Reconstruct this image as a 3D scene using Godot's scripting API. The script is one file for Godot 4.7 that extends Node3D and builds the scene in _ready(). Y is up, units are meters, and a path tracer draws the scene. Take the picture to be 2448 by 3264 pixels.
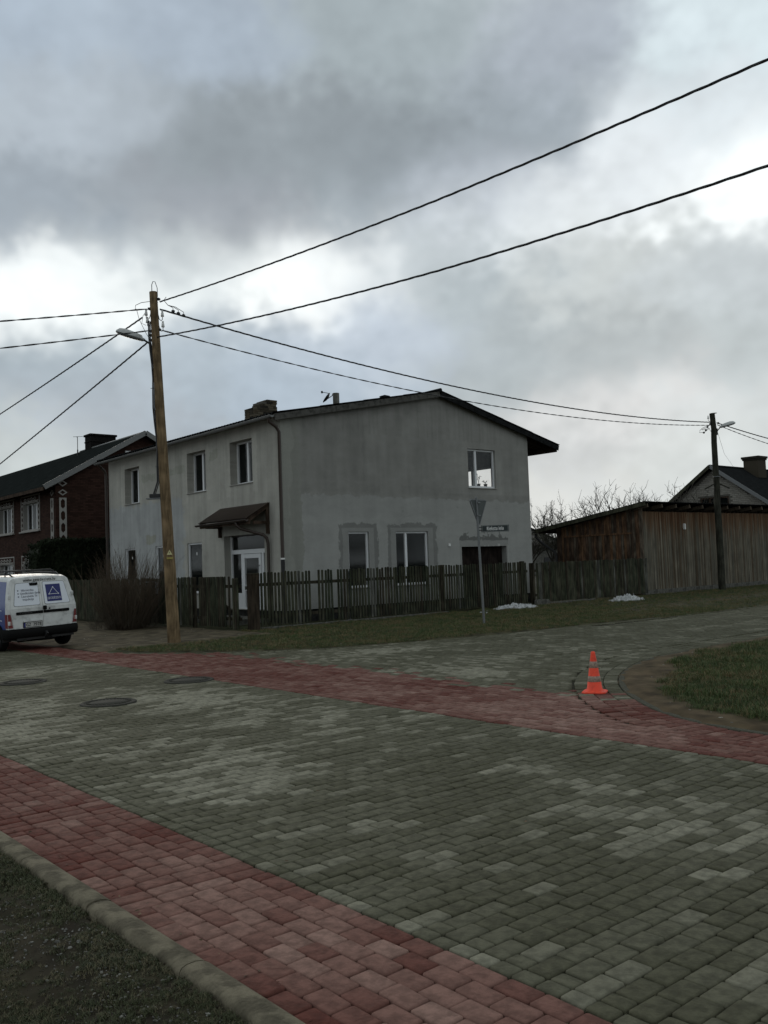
extends Node3D
# The street frame: X runs across the main street (towards the houses), -Z runs along it. W(u, y, v) is (across, up, along).

var rng := RandomNumberGenerator.new()
var nz := FastNoiseLite.new()
var taken := {}
var M := {}

const HU0 := 15.2
const HU1 := 26.65
const HV0 := 22.6
const HV1 := 35.3

const SKY := [[17.4,31.6,0.44,0.52,0.61],[28.6,31.5,0.4,0.47,0.55],[40.6,30.8,0.38,0.44,0.47],[54.1,29.3,0.42,0.47,0.53],[63.8,29.0,0.71,0.81,0.85],[21.4,26.5,0.45,0.51,0.57],[31.3,26.0,0.29,0.33,0.36],[41.9,25.9,0.28,0.32,0.35],[51.0,27.0,0.34,0.39,0.43],[60.8,25.1,0.7,0.77,0.81],[19.4,21.4,0.34,0.39,0.44],[29.7,21.3,0.31,0.34,0.38],[40.2,21.3,0.34,0.39,0.43],[47.8,22.5,0.45,0.5,0.56],[58.0,23.6,0.83,0.88,0.91],[64.3,20.8,1.07,1.12,1.12],[18.8,16.2,1.02,1.07,1.07],[23.1,16.7,1.02,1.07,1.07],[27.6,19.1,0.64,0.7,0.72],[34.7,18.1,1.11,1.15,1.14],[38.9,19.1,0.9,0.95,0.97],[46.1,17.7,0.47,0.53,0.56],[50.1,20.7,0.85,0.9,0.92],[54.8,17.0,0.59,0.63,0.63],[62.9,16.0,0.59,0.64,0.66],[20.3,12.3,0.4,0.47,0.52],[29.5,13.0,0.43,0.5,0.56],[39.9,14.1,0.54,0.61,0.69],[48.8,13.0,0.45,0.5,0.52],[56.0,12.5,0.47,0.51,0.52],[62.6,11.2,0.54,0.59,0.6],[18.4,7.3,0.59,0.64,0.64],[22.4,10.1,0.44,0.49,0.54],[35.3,11.0,0.45,0.53,0.61],[55.8,9.4,0.83,0.83,0.82],[61.9,8.0,0.7,0.74,0.74],[52.9,7.0,0.61,0.63,0.63],[58.4,5.2,0.7,0.73,0.71],[50.7,3.6,0.77,0.78,0.75],[62.2,3.8,0.7,0.74,0.74]]

func W(u: float, y: float, v: float) -> Vector3:
	return Vector3(u, y, -v)

# ---------- naming and tagging ----------
func numbered(called: String) -> String:
	if not taken.has(called):
		taken[called] = 0
		return called
	taken[called] += 1
	return "%s_%03d" % [called, taken[called]]

func tag(o: Node, label := "", category := "", group := "", kind := "") -> Node:
	if label: o.set_meta("label", label)
	if category: o.set_meta("category", category)
	if group: o.set_meta("group", group)
	if kind: o.set_meta("kind", kind)
	return o

func thing(called: String, at: Vector3, label: String, category: String, group := "", turn := 0.0) -> Node3D:
	var o := Node3D.new()
	o.name = numbered(called)
	add_child(o)
	o.position = at
	o.rotation.y = turn
	tag(o, label, category, group)
	return o

func setting(called: String) -> Node3D:
	var o := Node3D.new()
	o.name = numbered(called)
	add_child(o)
	o.set_meta("kind", "structure")
	return o

func st_new() -> SurfaceTool:
	var st := SurfaceTool.new()
	st.begin(Mesh.PRIMITIVE_TRIANGLES)
	st.set_smooth_group(-1)
	return st

func mesh_of(st: SurfaceTool) -> ArrayMesh:
	st.generate_normals()
	return st.commit()

# geometry given in world coordinates is moved into the parent's own frame
func part(called: String, shape, mat: Material, parent: Node3D, local := false) -> MeshInstance3D:
	var o := MeshInstance3D.new()
	o.mesh = mesh_of(shape) if shape is SurfaceTool else shape
	o.material_override = mat
	o.name = called if parent != self else numbered(called)
	parent.add_child(o, true)
	if not local and parent != self:
		o.transform = world_of(parent).affine_inverse()
	return o

func world_of(n: Node3D) -> Transform3D:
	var t := n.transform
	var p := n.get_parent()
	while p is Node3D and p != self:
		t = (p as Node3D).transform * t
		p = p.get_parent()
	return t

func placed(called: String, mesh: Mesh, mat: Material, parent: Node3D, xf: Transform3D) -> MeshInstance3D:
	var o := MeshInstance3D.new()
	o.mesh = mesh
	o.material_override = mat
	o.name = called if parent != self else numbered(called)
	parent.add_child(o, true)
	o.transform = (world_of(parent).affine_inverse() * xf) if parent != self else xf
	return o

# ---------- shapes ----------
func tri(st: SurfaceTool, a: Vector3, b: Vector3, c: Vector3) -> void:   # seen counter-clockwise from outside
	st.add_vertex(a)
	st.add_vertex(c)
	st.add_vertex(b)

func quad(st: SurfaceTool, a: Vector3, b: Vector3, c: Vector3, d: Vector3) -> void:
	tri(st, a, b, c)
	tri(st, a, c, d)

func quad_uv(st: SurfaceTool, p: Array, t: Array) -> void:
	for k in [0, 2, 1, 0, 3, 2]:
		st.set_uv(t[k])
		st.add_vertex(p[k])

func box(st: SurfaceTool, c: Vector3, s: Vector3, b := Basis(), bev := 0.0) -> void:
	var h := s * 0.5
	if bev <= 0.0:
		var p := []
		for k in 8:
			p.append(c + b * Vector3(h.x if k & 1 else -h.x, h.y if k & 2 else -h.y, h.z if k & 4 else -h.z))
		for f in [[4, 5, 7, 6], [1, 0, 2, 3], [5, 1, 3, 7], [0, 4, 6, 2], [6, 7, 3, 2], [0, 1, 5, 4]]:
			quad(st, p[f[0]], p[f[1]], p[f[2]], p[f[3]])
		return
	var ring := func(y: float, i: float) -> Array:
		var x: float = h.x - i
		var z: float = h.z - i
		return [c + b * Vector3(-x, y, z), c + b * Vector3(x, y, z), c + b * Vector3(x, y, -z), c + b * Vector3(-x, y, -z)]
	var rs := [ring.call(-h.y, bev), ring.call(-h.y + bev, 0.0), ring.call(h.y - bev, 0.0), ring.call(h.y, bev)]
	for k in 3:
		for j in 4:
			quad(st, rs[k][j], rs[k][(j + 1) % 4], rs[k + 1][(j + 1) % 4], rs[k + 1][j])
	quad(st, rs[3][0], rs[3][1], rs[3][2], rs[3][3])
	quad(st, rs[0][3], rs[0][2], rs[0][1], rs[0][0])

# a box from two corners in (across, up, along)
func bxw(st: SurfaceTool, u0: float, u1: float, y0: float, y1: float, v0: float, v1: float, bev := 0.0) -> void:
	box(st, W((u0 + u1) / 2, (y0 + y1) / 2, (v0 + v1) / 2), Vector3(absf(u1 - u0), absf(y1 - y0), absf(v1 - v0)), Basis(), bev)

func beam(st: SurfaceTool, a: Vector3, b: Vector3, w: float, h: float, up := Vector3.UP) -> void:
	var d := (b - a).normalized()
	if absf(d.dot(up)) > 0.98: up = Vector3.RIGHT
	var x := up.cross(d).normalized()
	var y := d.cross(x)
	box(st, (a + b) / 2, Vector3(w, h, (b - a).length()), Basis(x, y, d))

func tube(st: SurfaceTool, pts: Array, radii, sides := 8, caps := true) -> void:
	st.set_smooth_group(1)
	var rings := []
	var n := pts.size()
	var x := Vector3.ZERO
	for i in n:
		var d: Vector3 = (pts[mini(i + 1, n - 1)] - pts[maxi(i - 1, 0)]).normalized()
		if x == Vector3.ZERO:
			x = d.cross(Vector3.UP if absf(d.y) < 0.9 else Vector3.RIGHT).normalized()
		else:
			x = (x - d * x.dot(d)).normalized()
		var y := d.cross(x)
		var r: float = radii[i] if radii is Array else radii
		var ring := []
		for k in sides:
			var a := TAU * k / sides
			ring.append(pts[i] + (x * cos(a) + y * sin(a)) * r)
		rings.append(ring)
	for i in n - 1:
		for k in sides:
			var k2 := (k + 1) % sides
			quad(st, rings[i][k], rings[i][k2], rings[i + 1][k2], rings[i + 1][k])
	st.set_smooth_group(-1)
	if caps:
		for k in range(1, sides - 1):
			tri(st, rings[0][0], rings[0][k + 1], rings[0][k])
			tri(st, rings[n - 1][0], rings[n - 1][k], rings[n - 1][k + 1])

func lathe(st: SurfaceTool, prof: Array, sides := 24, xf := Transform3D(), smooth := true) -> void:   # prof: Vector2(radius, height)
	if smooth: st.set_smooth_group(1)
	for i in prof.size() - 1:
		for k in sides:
			var a := TAU * k / sides
			var b := TAU * (k + 1) / sides
			var p := func(q: Vector2, t: float) -> Vector3: return xf * Vector3(cos(t) * q.x, q.y, -sin(t) * q.x)
			var q0: Vector2 = prof[i]
			var q1: Vector2 = prof[i + 1]
			if q0.x < 1e-5: tri(st, p.call(q0, a), p.call(q1, b), p.call(q1, a))
			elif q1.x < 1e-5: tri(st, p.call(q0, a), p.call(q0, b), p.call(q1, a))
			else: quad(st, p.call(q0, a), p.call(q0, b), p.call(q1, b), p.call(q1, a))
	st.set_smooth_group(-1)

# a flat outline (counter-clockwise) pushed out along z of xf
func prism(st: SurfaceTool, outline: PackedVector2Array, depth: float, xf: Transform3D) -> void:
	if Geometry2D.is_polygon_clockwise(outline):
		outline = outline.duplicate()
		outline.reverse()
	var t := Geometry2D.triangulate_polygon(outline)
	var f := func(q: Vector2, z: float) -> Vector3: return xf * Vector3(q.x, q.y, z)
	for i in range(0, t.size(), 3):
		var a := outline[t[i]]
		var b := outline[t[i + 1]]
		var c := outline[t[i + 2]]
		if (b - a).cross(c - a) < 0.0:
			var s := b
			b = c
			c = s
		tri(st, f.call(a, depth), f.call(b, depth), f.call(c, depth))
		tri(st, f.call(a, 0.0), f.call(c, 0.0), f.call(b, 0.0))
	for i in outline.size():
		var a := outline[i]
		var b := outline[(i + 1) % outline.size()]
		quad(st, f.call(a, 0.0), f.call(b, 0.0), f.call(b, depth), f.call(a, depth))

func sag_line(a: Vector3, b: Vector3, sag: float, n := 40) -> Array:
	var pts := []
	for i in n + 1:
		var t := float(i) / n
		pts.append(a.lerp(b, t) - Vector3.UP * 4.0 * sag * t * (1.0 - t))
	return pts

func twisted(st: SurfaceTool, pts: Array, r: float, strands := 3, pitch := 0.9) -> void:
	# resample so that the lay of the strands shows
	var c := Curve3D.new()
	for p in pts: c.add_point(p)
	var length := c.get_baked_length()
	var n := int(length / pitch * 7.0) + 2
	for s in strands:
		var line := []
		for i in n + 1:
			var d := length * i / n
			var p := c.sample_baked(d)
			var q := c.sample_baked(minf(d + 0.05, length))
			if q.distance_to(p) < 1e-4: q = p + (p - c.sample_baked(d - 0.05))
			var t := (q - p).normalized()
			var x := t.cross(Vector3.UP).normalized()
			var y := x.cross(t)
			var a := TAU * (float(s) / strands + d / pitch)
			line.append(p + (x * cos(a) + y * sin(a)) * r * 1.05)
		tube(st, line, r, 5, false)

# ---------- materials ----------
func lin(r: float, g: float, b: float) -> Color:
	return Color(r, g, b).linear_to_srgb()

func mat(c: Color, rough := 0.9, metal := 0.0) -> StandardMaterial3D:
	var m := StandardMaterial3D.new()
	m.albedo_color = c
	m.roughness = rough
	m.metallic = metal
	return m

func ntex(freq: float, stops: Array, sd := 1, size := 256, oct := 4, kind := FastNoiseLite.TYPE_SIMPLEX_SMOOTH) -> NoiseTexture2D:
	var n := FastNoiseLite.new()
	n.noise_type = kind
	n.seed = sd
	n.frequency = freq
	n.fractal_octaves = oct
	n.fractal_gain = 0.6
	var g := Gradient.new()
	g.offsets = PackedFloat32Array()
	g.colors = PackedColorArray()
	var offs := PackedFloat32Array()
	var cols := PackedColorArray()
	for s in stops:
		offs.append(s[0])
		cols.append(s[1] if s[1] is Color else Color(s[1], s[1], s[1]))
	g.offsets = offs
	g.colors = cols
	var t := NoiseTexture2D.new()
	t.width = size
	t.height = size
	t.seamless = true
	t.noise = n
	t.color_ramp = g
	return t

func rough_mat(c: Color, tex: Texture2D, scale: float, rough := 0.9, fine: Texture2D = null, fine_scale := 4.0, bump: Texture2D = null, bump_cm := 0.0) -> StandardMaterial3D:
	var m := mat(c, rough)
	m.albedo_texture = tex
	m.uv1_triplanar = true
	m.uv1_world_triplanar = true
	m.uv1_scale = Vector3.ONE * scale
	m.metallic_specular = 0.22 if rough > 0.7 else 0.5
	if fine:
		m.detail_enabled = true
		m.detail_blend_mode = BaseMaterial3D.BLEND_MODE_MUL
		m.detail_albedo = fine
		m.detail_uv_layer = BaseMaterial3D.DETAIL_UV_2
		m.uv2_triplanar = true
		m.uv2_world_triplanar = true
		m.uv2_scale = Vector3.ONE * fine_scale
	if bump:
		m.heightmap_enabled = true
		m.heightmap_texture = bump
		m.heightmap_scale = bump_cm
	return m

# ---------- sky ----------
func cloud_at(d: Vector3) -> Color:
	var az := rad_to_deg(atan2(d.x, -d.z))
	var el := rad_to_deg(asin(clampf(d.y, -1.0, 1.0)))
	# soft warp of the cloud edges
	var wx := nz.get_noise_3d(d.x * 9.0, d.y * 9.0, d.z * 9.0)
	var wy := nz.get_noise_3d(d.x * 9.0 + 40.0, d.y * 9.0, d.z * 9.0)
	var fx := nz.get_noise_3d(d.x * 34.0, d.y * 48.0 + 9.0, d.z * 34.0)
	var a := az + wx * 3.6 + fx * 1.3
	var e := el + wy * 1.8 + fx * 0.7
	var s := Vector3.ZERO
	var wsum := 0.0
	for c in SKY:
		var q: float = pow((a - c[0]) / 4.0, 2.0) + pow((e - c[1]) / 2.1, 2.0)
		if q < 14.0:
			var w := exp(-q)
			s += Vector3(c[2], c[3], c[4]) * w
			wsum += w
	# the cloud deck everywhere else, of the same brightness range
	var h := Vector2(d.x, d.z) / maxf(d.y + 0.12, 0.06)
	var n := nz.get_noise_3d(h.x * 1.1, h.y * 1.1, 3.0)
	n += 0.5 * nz.get_noise_3d(h.x * 3.3, h.y * 3.3, 8.0)
	var l := clampf(0.54 + 0.48 * n, 0.30, 1.1)
	var g := Vector3(l * 0.90, l, l * 1.04)
	var base := 0.02
	s = (s + g * base) / (wsum + base)
	var m := nz.get_noise_3d(d.x * 11.0, d.y * 17.0, d.z * 11.0)
	s *= 1.0 + 0.10 * m + 0.07 * fx
	return Color(s.x, s.y, s.z)

func make_sky() -> ImageTexture:
	nz.seed = 5
	nz.noise_type = FastNoiseLite.TYPE_SIMPLEX_SMOOTH
	nz.frequency = 1.0
	nz.fractal_octaves = 4
	nz.fractal_gain = 0.5
	var small := Image.create(512, 256, false, Image.FORMAT_RGBF)
	for y in 256:
		var el := (0.5 - (y + 0.5) / 256.0) * PI
		for x in 512:
			# as in Godot's panorama, the first column looks along -Z and columns turn towards +X
			var az := (x + 0.5) / 512.0 * TAU
			if el > -0.02:
				small.set_pixel(x, y, cloud_at(Vector3(sin(az) * cos(el), sin(el), -cos(az) * cos(el))))
			else:
				small.set_pixel(x, y, Color(0.06, 0.06, 0.055))
	var big := small.duplicate()
	big.resize(2048, 1024, Image.INTERPOLATE_CUBIC)
	# the part in view is computed at full resolution
	var x0 := int(8.0 / 360.0 * 2048)
	var x1 := int(74.0 / 360.0 * 2048)
	var y0 := int((0.5 - 42.0 / 180.0) * 1024)
	for y in range(y0, 515):
		var el := (0.5 - (y + 0.5) / 1024.0) * PI
		for x in range(x0, x1):
			var az := (x + 0.5) / 2048.0 * TAU
			big.set_pixel(x, y, cloud_at(Vector3(sin(az) * cos(el), sin(el), -cos(az) * cos(el))))
	return ImageTexture.create_from_image(big)

func make_world() -> void:
	var cam := Camera3D.new()
	cam.name = "camera"
	cam.fov = 59.6
	cam.near = 0.05
	cam.far = 3000.0
	cam.basis = Basis(Vector3.UP, deg_to_rad(-40.4)) * Basis(Vector3.RIGHT, deg_to_rad(3.3)) * Basis(Vector3.BACK, deg_to_rad(-2.06))
	cam.position = Vector3(0, 1.7, 0)
	add_child(cam)
	cam.current = true
	var env := Environment.new()
	env.background_mode = Environment.BG_SKY
	var sky := Sky.new()
	var pano := PanoramaSkyMaterial.new()
	pano.panorama = make_sky()
	sky.sky_material = pano
	env.sky = sky
	env.tonemap_mode = Environment.TONE_MAPPER_LINEAR
	env.tonemap_exposure = 1.0
	env.sdfgi_enabled = true
	env.ssao_enabled = true
	env.ssil_enabled = true
	var we := WorldEnvironment.new()
	we.name = "environment"
	we.environment = env
	add_child(we)
	var sun := DirectionalLight3D.new()
	sun.name = "sun"
	sun.light_energy = 0.15
	sun.light_angular_distance = 25.0
	sun.light_color = Color(1.0, 0.95, 0.88)
	sun.shadow_enabled = true
	add_child(sun)
	sun.look_at_from_position(Vector3(0.32, 0.28, -0.90) * 50.0, Vector3.ZERO)

func make_materials() -> void:
	var grain := ntex(0.09, [[0.0, 0.62], [0.5, 0.86], [1.0, 1.0]], 3, 256, 5)
	var fine := ntex(0.25, [[0.0, 0.55], [0.45, 0.9], [1.0, 1.0]], 9, 256, 3)
	var blot := ntex(0.02, [[0.0, 0.55], [0.5, 0.85], [1.0, 1.0]], 5, 256, 5)
	var hgt := ntex(0.16, [[0.0, 0.0], [1.0, 1.0]], 12, 256, 4)
	M.grain = grain
	M.fine = fine
	M.blot = blot
	M.hgt = hgt
	M.soil = rough_mat(lin(0.075, 0.07, 0.05), blot, 0.25, 0.95, fine, 3.0, hgt, 2.0)
	M.joint = rough_mat(lin(0.055, 0.052, 0.034), grain, 0.8, 0.95, fine, 6.0)
	M.verge = rough_mat(Color.WHITE, blot, 0.35, 0.95, fine, 7.0)
	M.verge.vertex_color_use_as_albedo = true
	# pavers: copies carry their own tone
	var worn := ntex(0.022, [[0.0, 0.74], [0.38, 0.86], [0.55, 0.94], [0.72, 1.0], [1.0, 1.0]], 14, 512, 6)
	M.paver_any = rough_mat(Color.WHITE, worn, 0.85, 0.85, fine, 7.0, hgt, 0.5)
	M.paver_any.vertex_color_use_as_albedo = true
	M.grey = []
	for k in 8:
		var t := k / 7.0
		M.grey.append(lin(lerpf(0.124, 0.36, t), lerpf(0.120, 0.345, t), lerpf(0.079, 0.265, t)))
	M.red = []
	for k in 8:
		var t := k / 7.0
		M.red.append(lin(lerpf(0.160, 0.37, t), lerpf(0.053, 0.225, t), lerpf(0.041, 0.185, t)))
	M.grey_m = []
	M.red_m = []
	for k in 8:
		M.grey_m.append(rough_mat(M.grey[k], worn, 0.85, 0.85, fine, 7.0, hgt, 0.5))
		M.red_m.append(rough_mat(M.red[k], worn, 0.85, 0.85, fine, 7.0, hgt, 0.5))
	M.kerb = rough_mat(lin(0.28, 0.245, 0.175), ntex(0.02, [[0.0, 0.55], [0.42, 0.72], [0.58, 0.9], [1.0, 1.0]], 21, 256, 6), 0.9, 0.9, fine, 6.0, hgt, 1.0)
	M.kerb2 = rough_mat(lin(0.15, 0.145, 0.11), grain, 1.6, 0.9, fine, 6.0, hgt, 0.8)
	M.blade = mat(Color.WHITE, 0.8)
	M.blade.vertex_color_use_as_albedo = true
	M.blade.backlight_enabled = true
	M.blade.backlight = Color(0.2, 0.2, 0.1)
	M.stone = rough_mat(Color.WHITE, grain, 6.0, 0.9)
	M.stone.vertex_color_use_as_albedo = true
	M.iron = rough_mat(lin(0.085, 0.083, 0.070), grain, 5.0, 0.8, fine, 12.0)
	# wood
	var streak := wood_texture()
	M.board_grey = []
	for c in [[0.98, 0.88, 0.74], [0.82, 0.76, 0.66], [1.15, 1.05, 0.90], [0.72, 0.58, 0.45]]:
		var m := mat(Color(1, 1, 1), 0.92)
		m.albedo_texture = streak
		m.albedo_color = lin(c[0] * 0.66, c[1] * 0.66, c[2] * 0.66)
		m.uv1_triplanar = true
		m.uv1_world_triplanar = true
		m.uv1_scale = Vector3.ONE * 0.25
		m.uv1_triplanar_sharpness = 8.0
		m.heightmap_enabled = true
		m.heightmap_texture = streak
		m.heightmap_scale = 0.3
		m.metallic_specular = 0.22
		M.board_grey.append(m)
	M.board_brown = []
	var grainv := plank_grain()
	M.grainv = grainv
	for c in [[0.16, 0.095, 0.06], [0.12, 0.08, 0.056], [0.20, 0.115, 0.066], [0.15, 0.12, 0.09], [0.09, 0.062, 0.045]]:
		M.board_brown.append(wood_mat(c))
	M.picket = []
	for c in [[0.066, 0.070, 0.045], [0.054, 0.061, 0.040], [0.082, 0.082, 0.056], [0.062, 0.054, 0.038]]:
		M.picket.append(wood_mat(c))
	M.picket_grey = wood_mat([0.13, 0.13, 0.11])
	M.pole = wood_mat([0.27, 0.19, 0.108], true)
	M.pole_dark = wood_mat([0.055, 0.055, 0.042], true)
	M.roof_dark = rough_mat(lin(0.034, 0.036, 0.037), blot, 0.7, 0.85, fine, 4.0)
	M.roof_slate = rough_mat(lin(0.032, 0.037, 0.036), blot, 0.5, 0.85, fine, 5.0, hgt, 1.0)
	M.roof_dark.specular_mode = BaseMaterial3D.SPECULAR_DISABLED
	M.roof_slate.specular_mode = BaseMaterial3D.SPECULAR_DISABLED
	M.barge = rough_mat(lin(0.17, 0.165, 0.15), blot, 0.9, 0.85, fine, 5.0)
	M.gutter = rough_mat(lin(0.24, 0.245, 0.24), grain, 1.0, 0.5)
	M.brown_metal = rough_mat(lin(0.060, 0.040, 0.030), grain, 1.0, 0.4)
	M.black = mat(lin(0.012, 0.012, 0.012), 0.6)
	M.rubber = rough_mat(lin(0.013, 0.013, 0.013), grain, 3.0, 0.85)
	M.cable = mat(lin(0.018, 0.018, 0.02), 0.55)
	M.porcelain = mat(lin(0.72, 0.72, 0.70), 0.25)
	M.pvc = mat(lin(0.74, 0.75, 0.76), 0.35)
	M.white_trim = rough_mat(lin(0.48, 0.46, 0.43), grain, 1.5, 0.8)
	M.grey_metal = rough_mat(lin(0.24, 0.25, 0.255), grain, 2.0, 0.5)
	M.grey_metal.metallic = 0.3
	M.lamp_shell = rough_mat(lin(0.66, 0.67, 0.65), grain, 4.0, 0.5)
	M.lamp_glass = mat(lin(0.22, 0.23, 0.23), 0.2)
	M.glass = StandardMaterial3D.new()
	M.glass.albedo_color = Color(0.25, 0.3, 0.3, 0.08)
	M.glass.transparency = BaseMaterial3D.TRANSPARENCY_ALPHA
	M.glass.roughness = 0.03
	M.glass.metallic_specular = 0.4
	M.plinth = rough_mat(lin(0.06, 0.06, 0.056), blot, 0.9, 0.95, fine, 4.0)
	M.concrete = rough_mat(lin(0.22, 0.215, 0.19), blot, 0.9, 0.95, fine, 5.0, hgt, 1.0)
	M.room_unlit_tone = mat(lin(0.11, 0.10, 0.09), 0.95)  # dark albedo stands in for the unlit interiors behind the windows
	M.redbrick = rough_mat(lin(0.055, 0.029, 0.022), brick_texture(), 1.0, 0.9)
	M.redbrick.uv1_scale = Vector3.ONE * 0.5
	M.mortar = rough_mat(lin(0.16, 0.15, 0.13), grain, 2.0, 0.95)
	M.silicate = []
	for c in [[0.52, 0.49, 0.43], [0.46, 0.43, 0.38], [0.56, 0.53, 0.47]]:
		M.silicate.append(rough_mat(lin(c[0], c[1], c[2]), grain, 2.0, 0.9, fine, 6.0))
	M.chimney_brick = []
	for c in [[0.16, 0.13, 0.09], [0.11, 0.095, 0.07], [0.22, 0.19, 0.14], [0.06, 0.055, 0.045]]:
		M.chimney_brick.append(rough_mat(lin(c[0], c[1], c[2]), grain, 3.0, 0.9, fine, 6.0))
	M.soot = rough_mat(lin(0.022, 0.02, 0.019), blot, 1.5, 0.95, fine, 6.0)

func wood_mat(c: Array, round := false) -> StandardMaterial3D:
	var m := mat(lin(c[0], c[1], c[2]), 0.9)
	m.albedo_texture = M.grainv
	m.uv1_triplanar = true
	m.uv1_world_triplanar = true
	m.uv1_scale = Vector3.ONE * (0.9 if round else 0.7)
	m.heightmap_enabled = true
	m.heightmap_texture = M.grainv
	m.heightmap_scale = 0.4
	m.metallic_specular = 0.22
	return m

# vertical grain: long thin streaks with knots
func plank_grain() -> ImageTexture:
	var im := Image.create(256, 256, false, Image.FORMAT_RGB8)
	var n := FastNoiseLite.new()
	n.seed = 31
	n.frequency = 0.02
	n.fractal_octaves = 4
	for y in 256:
		for x in 256:
			var a := TAU * x / 256.0
			var b := TAU * y / 256.0
			# tileable: the noise runs on a torus
			var s := n.get_noise_3d(cos(a) * 150.0 + cos(b) * 16.0, sin(a) * 150.0, sin(b) * 16.0)
			var l := n.get_noise_3d(cos(a) * 30.0 + 90.0, sin(a) * 30.0 + cos(b) * 26.0, sin(b) * 26.0)
			var g := clampf(0.80 + 0.35 * s + 0.28 * l, 0.35, 1.0)
			im.set_pixel(x, y, Color(g, g, g))
	return ImageTexture.create_from_image(im)

# shed front: weathered grey boards, brown wood left in streaks under the eaves (texture spans 4 m)
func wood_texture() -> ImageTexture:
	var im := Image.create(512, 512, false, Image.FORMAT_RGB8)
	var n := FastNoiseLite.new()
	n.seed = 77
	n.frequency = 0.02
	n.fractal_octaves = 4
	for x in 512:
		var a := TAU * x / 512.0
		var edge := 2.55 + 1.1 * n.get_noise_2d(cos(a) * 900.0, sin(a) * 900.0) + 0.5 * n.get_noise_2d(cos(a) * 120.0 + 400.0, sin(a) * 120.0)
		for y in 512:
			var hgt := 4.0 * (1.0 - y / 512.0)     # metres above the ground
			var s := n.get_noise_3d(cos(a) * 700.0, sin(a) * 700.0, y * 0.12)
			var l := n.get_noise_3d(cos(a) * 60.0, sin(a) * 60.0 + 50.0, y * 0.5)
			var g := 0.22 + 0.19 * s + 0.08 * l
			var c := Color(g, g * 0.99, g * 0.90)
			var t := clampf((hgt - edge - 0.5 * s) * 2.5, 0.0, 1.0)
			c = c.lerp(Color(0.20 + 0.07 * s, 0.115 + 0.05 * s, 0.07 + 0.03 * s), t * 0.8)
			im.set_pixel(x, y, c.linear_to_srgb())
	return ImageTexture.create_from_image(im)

# far red brick: courses too small to tell apart at this distance
func brick_texture() -> ImageTexture:
	var im := Image.create(256, 256, false, Image.FORMAT_RGB8)
	var r := RandomNumberGenerator.new()
	r.seed = 4
	im.fill(Color(0.62, 0.66, 0.68))
	for row in 26:
		for k in 8:
			var x := int(k * 32 + (16 if row % 2 else 0))
			var y0 := int(row * 256.0 / 26.0)
			var y1 := int((row + 1) * 256.0 / 26.0)
			var g := r.randf_range(0.75, 1.0)
			for y in range(y0, y1 - 1):
				for i in 31:
					im.set_pixel((x + i) % 256, y, Color(g, g, g))
	return ImageTexture.create_from_image(im)

# ---------- the ground ----------
const NEAR_EDGE := [[8.03, -6.0], [8.03, 3.2], [8.06, 4.2], [8.17, 4.8], [8.40, 5.35], [8.80, 5.92], [9.55, 6.72], [10.40, 7.40], [11.30, 7.93], [12.3, 8.34], [13.4, 8.58], [15.0, 8.66], [80.0, 8.66]]
const FAR_EDGE := [[8.05, 60.0], [8.05, 19.0], [8.30, 18.1], [8.96, 16.97], [9.6, 16.15], [10.3, 15.5], [11.2, 14.97], [12.2, 14.6], [14.4, 14.12], [17.4, 13.82], [20.7, 13.6], [80.0, 13.5]]

func smooth_line(a: Array) -> PackedVector2Array:
	var c := Curve2D.new()
	for i in a.size():
		var p := Vector2(a[i][0], a[i][1])
		var t := Vector2.ZERO
		if i > 0 and i < a.size() - 1:
			var q := Vector2(a[i - 1][0], a[i - 1][1])
			var r := Vector2(a[i + 1][0], a[i + 1][1])
			t = (r - q).normalized() * minf(p.distance_to(q), p.distance_to(r)) * 0.33
		c.add_point(p, -t, t)
	c.bake_interval = 0.05
	return c.get_baked_points()

func near_dist(line: PackedVector2Array, p: Vector2) -> float:   # signed: positive on the left hand of the line
	var best := 1e9
	var s := 1.0
	for i in line.size() - 1:
		var q := Geometry2D.get_closest_point_to_segment(p, line[i], line[i + 1])
		var d := q.distance_squared_to(p)
		if d < best:
			best = d
			s = signf((line[i + 1] - line[i]).cross(p - line[i]))
	return sqrt(best) * s

func coarse(a: Array) -> PackedVector2Array:
	var l := smooth_line(a)
	var out := PackedVector2Array()
	for i in l.size():
		if out.is_empty() or l[i].distance_to(out[out.size() - 1]) > (0.25 if l[i].x < 16.0 and l[i].y < 22.0 else 6.0) or i == l.size() - 1:
			out.append(l[i])
	return out

func paver_mesh(lx: float, lz: float, h := 0.06) -> ArrayMesh:
	var st := st_new()
	var x := lx / 2 - 0.0032
	var z := lz / 2 - 0.0032
	var ring := func(y: float, i: float, c: float) -> Array:
		var a: float = x - i
		var b: float = z - i
		return [Vector3(-a + c, y, b), Vector3(a - c, y, b), Vector3(a, y, b - c), Vector3(a, y, -b + c), Vector3(a - c, y, -b), Vector3(-a + c, y, -b), Vector3(-a, y, -b + c), Vector3(-a, y, b - c)]
	var r0: Array = ring.call(-h * 0.5, 0.0, 0.008)
	var r1: Array = ring.call(-0.010, 0.0, 0.008)
	var r2: Array = ring.call(-0.003, 0.0025, 0.008)
	var r3: Array = ring.call(0.0, 0.009, 0.006)
	st.set_smooth_group(1)
	for p in [[r0, r1], [r1, r2], [r2, r3]]:
		for k in 8:
			var k2 := (k + 1) % 8
			quad(st, p[0][k], p[0][k2], p[1][k2], p[1][k])
	for k in range(1, 7):
		tri(st, r3[0], r3[k], r3[k + 1])
	return mesh_of(st)

var pale := []     # worn, paler patches of the paving: u, v, size across, size along, strength

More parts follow.
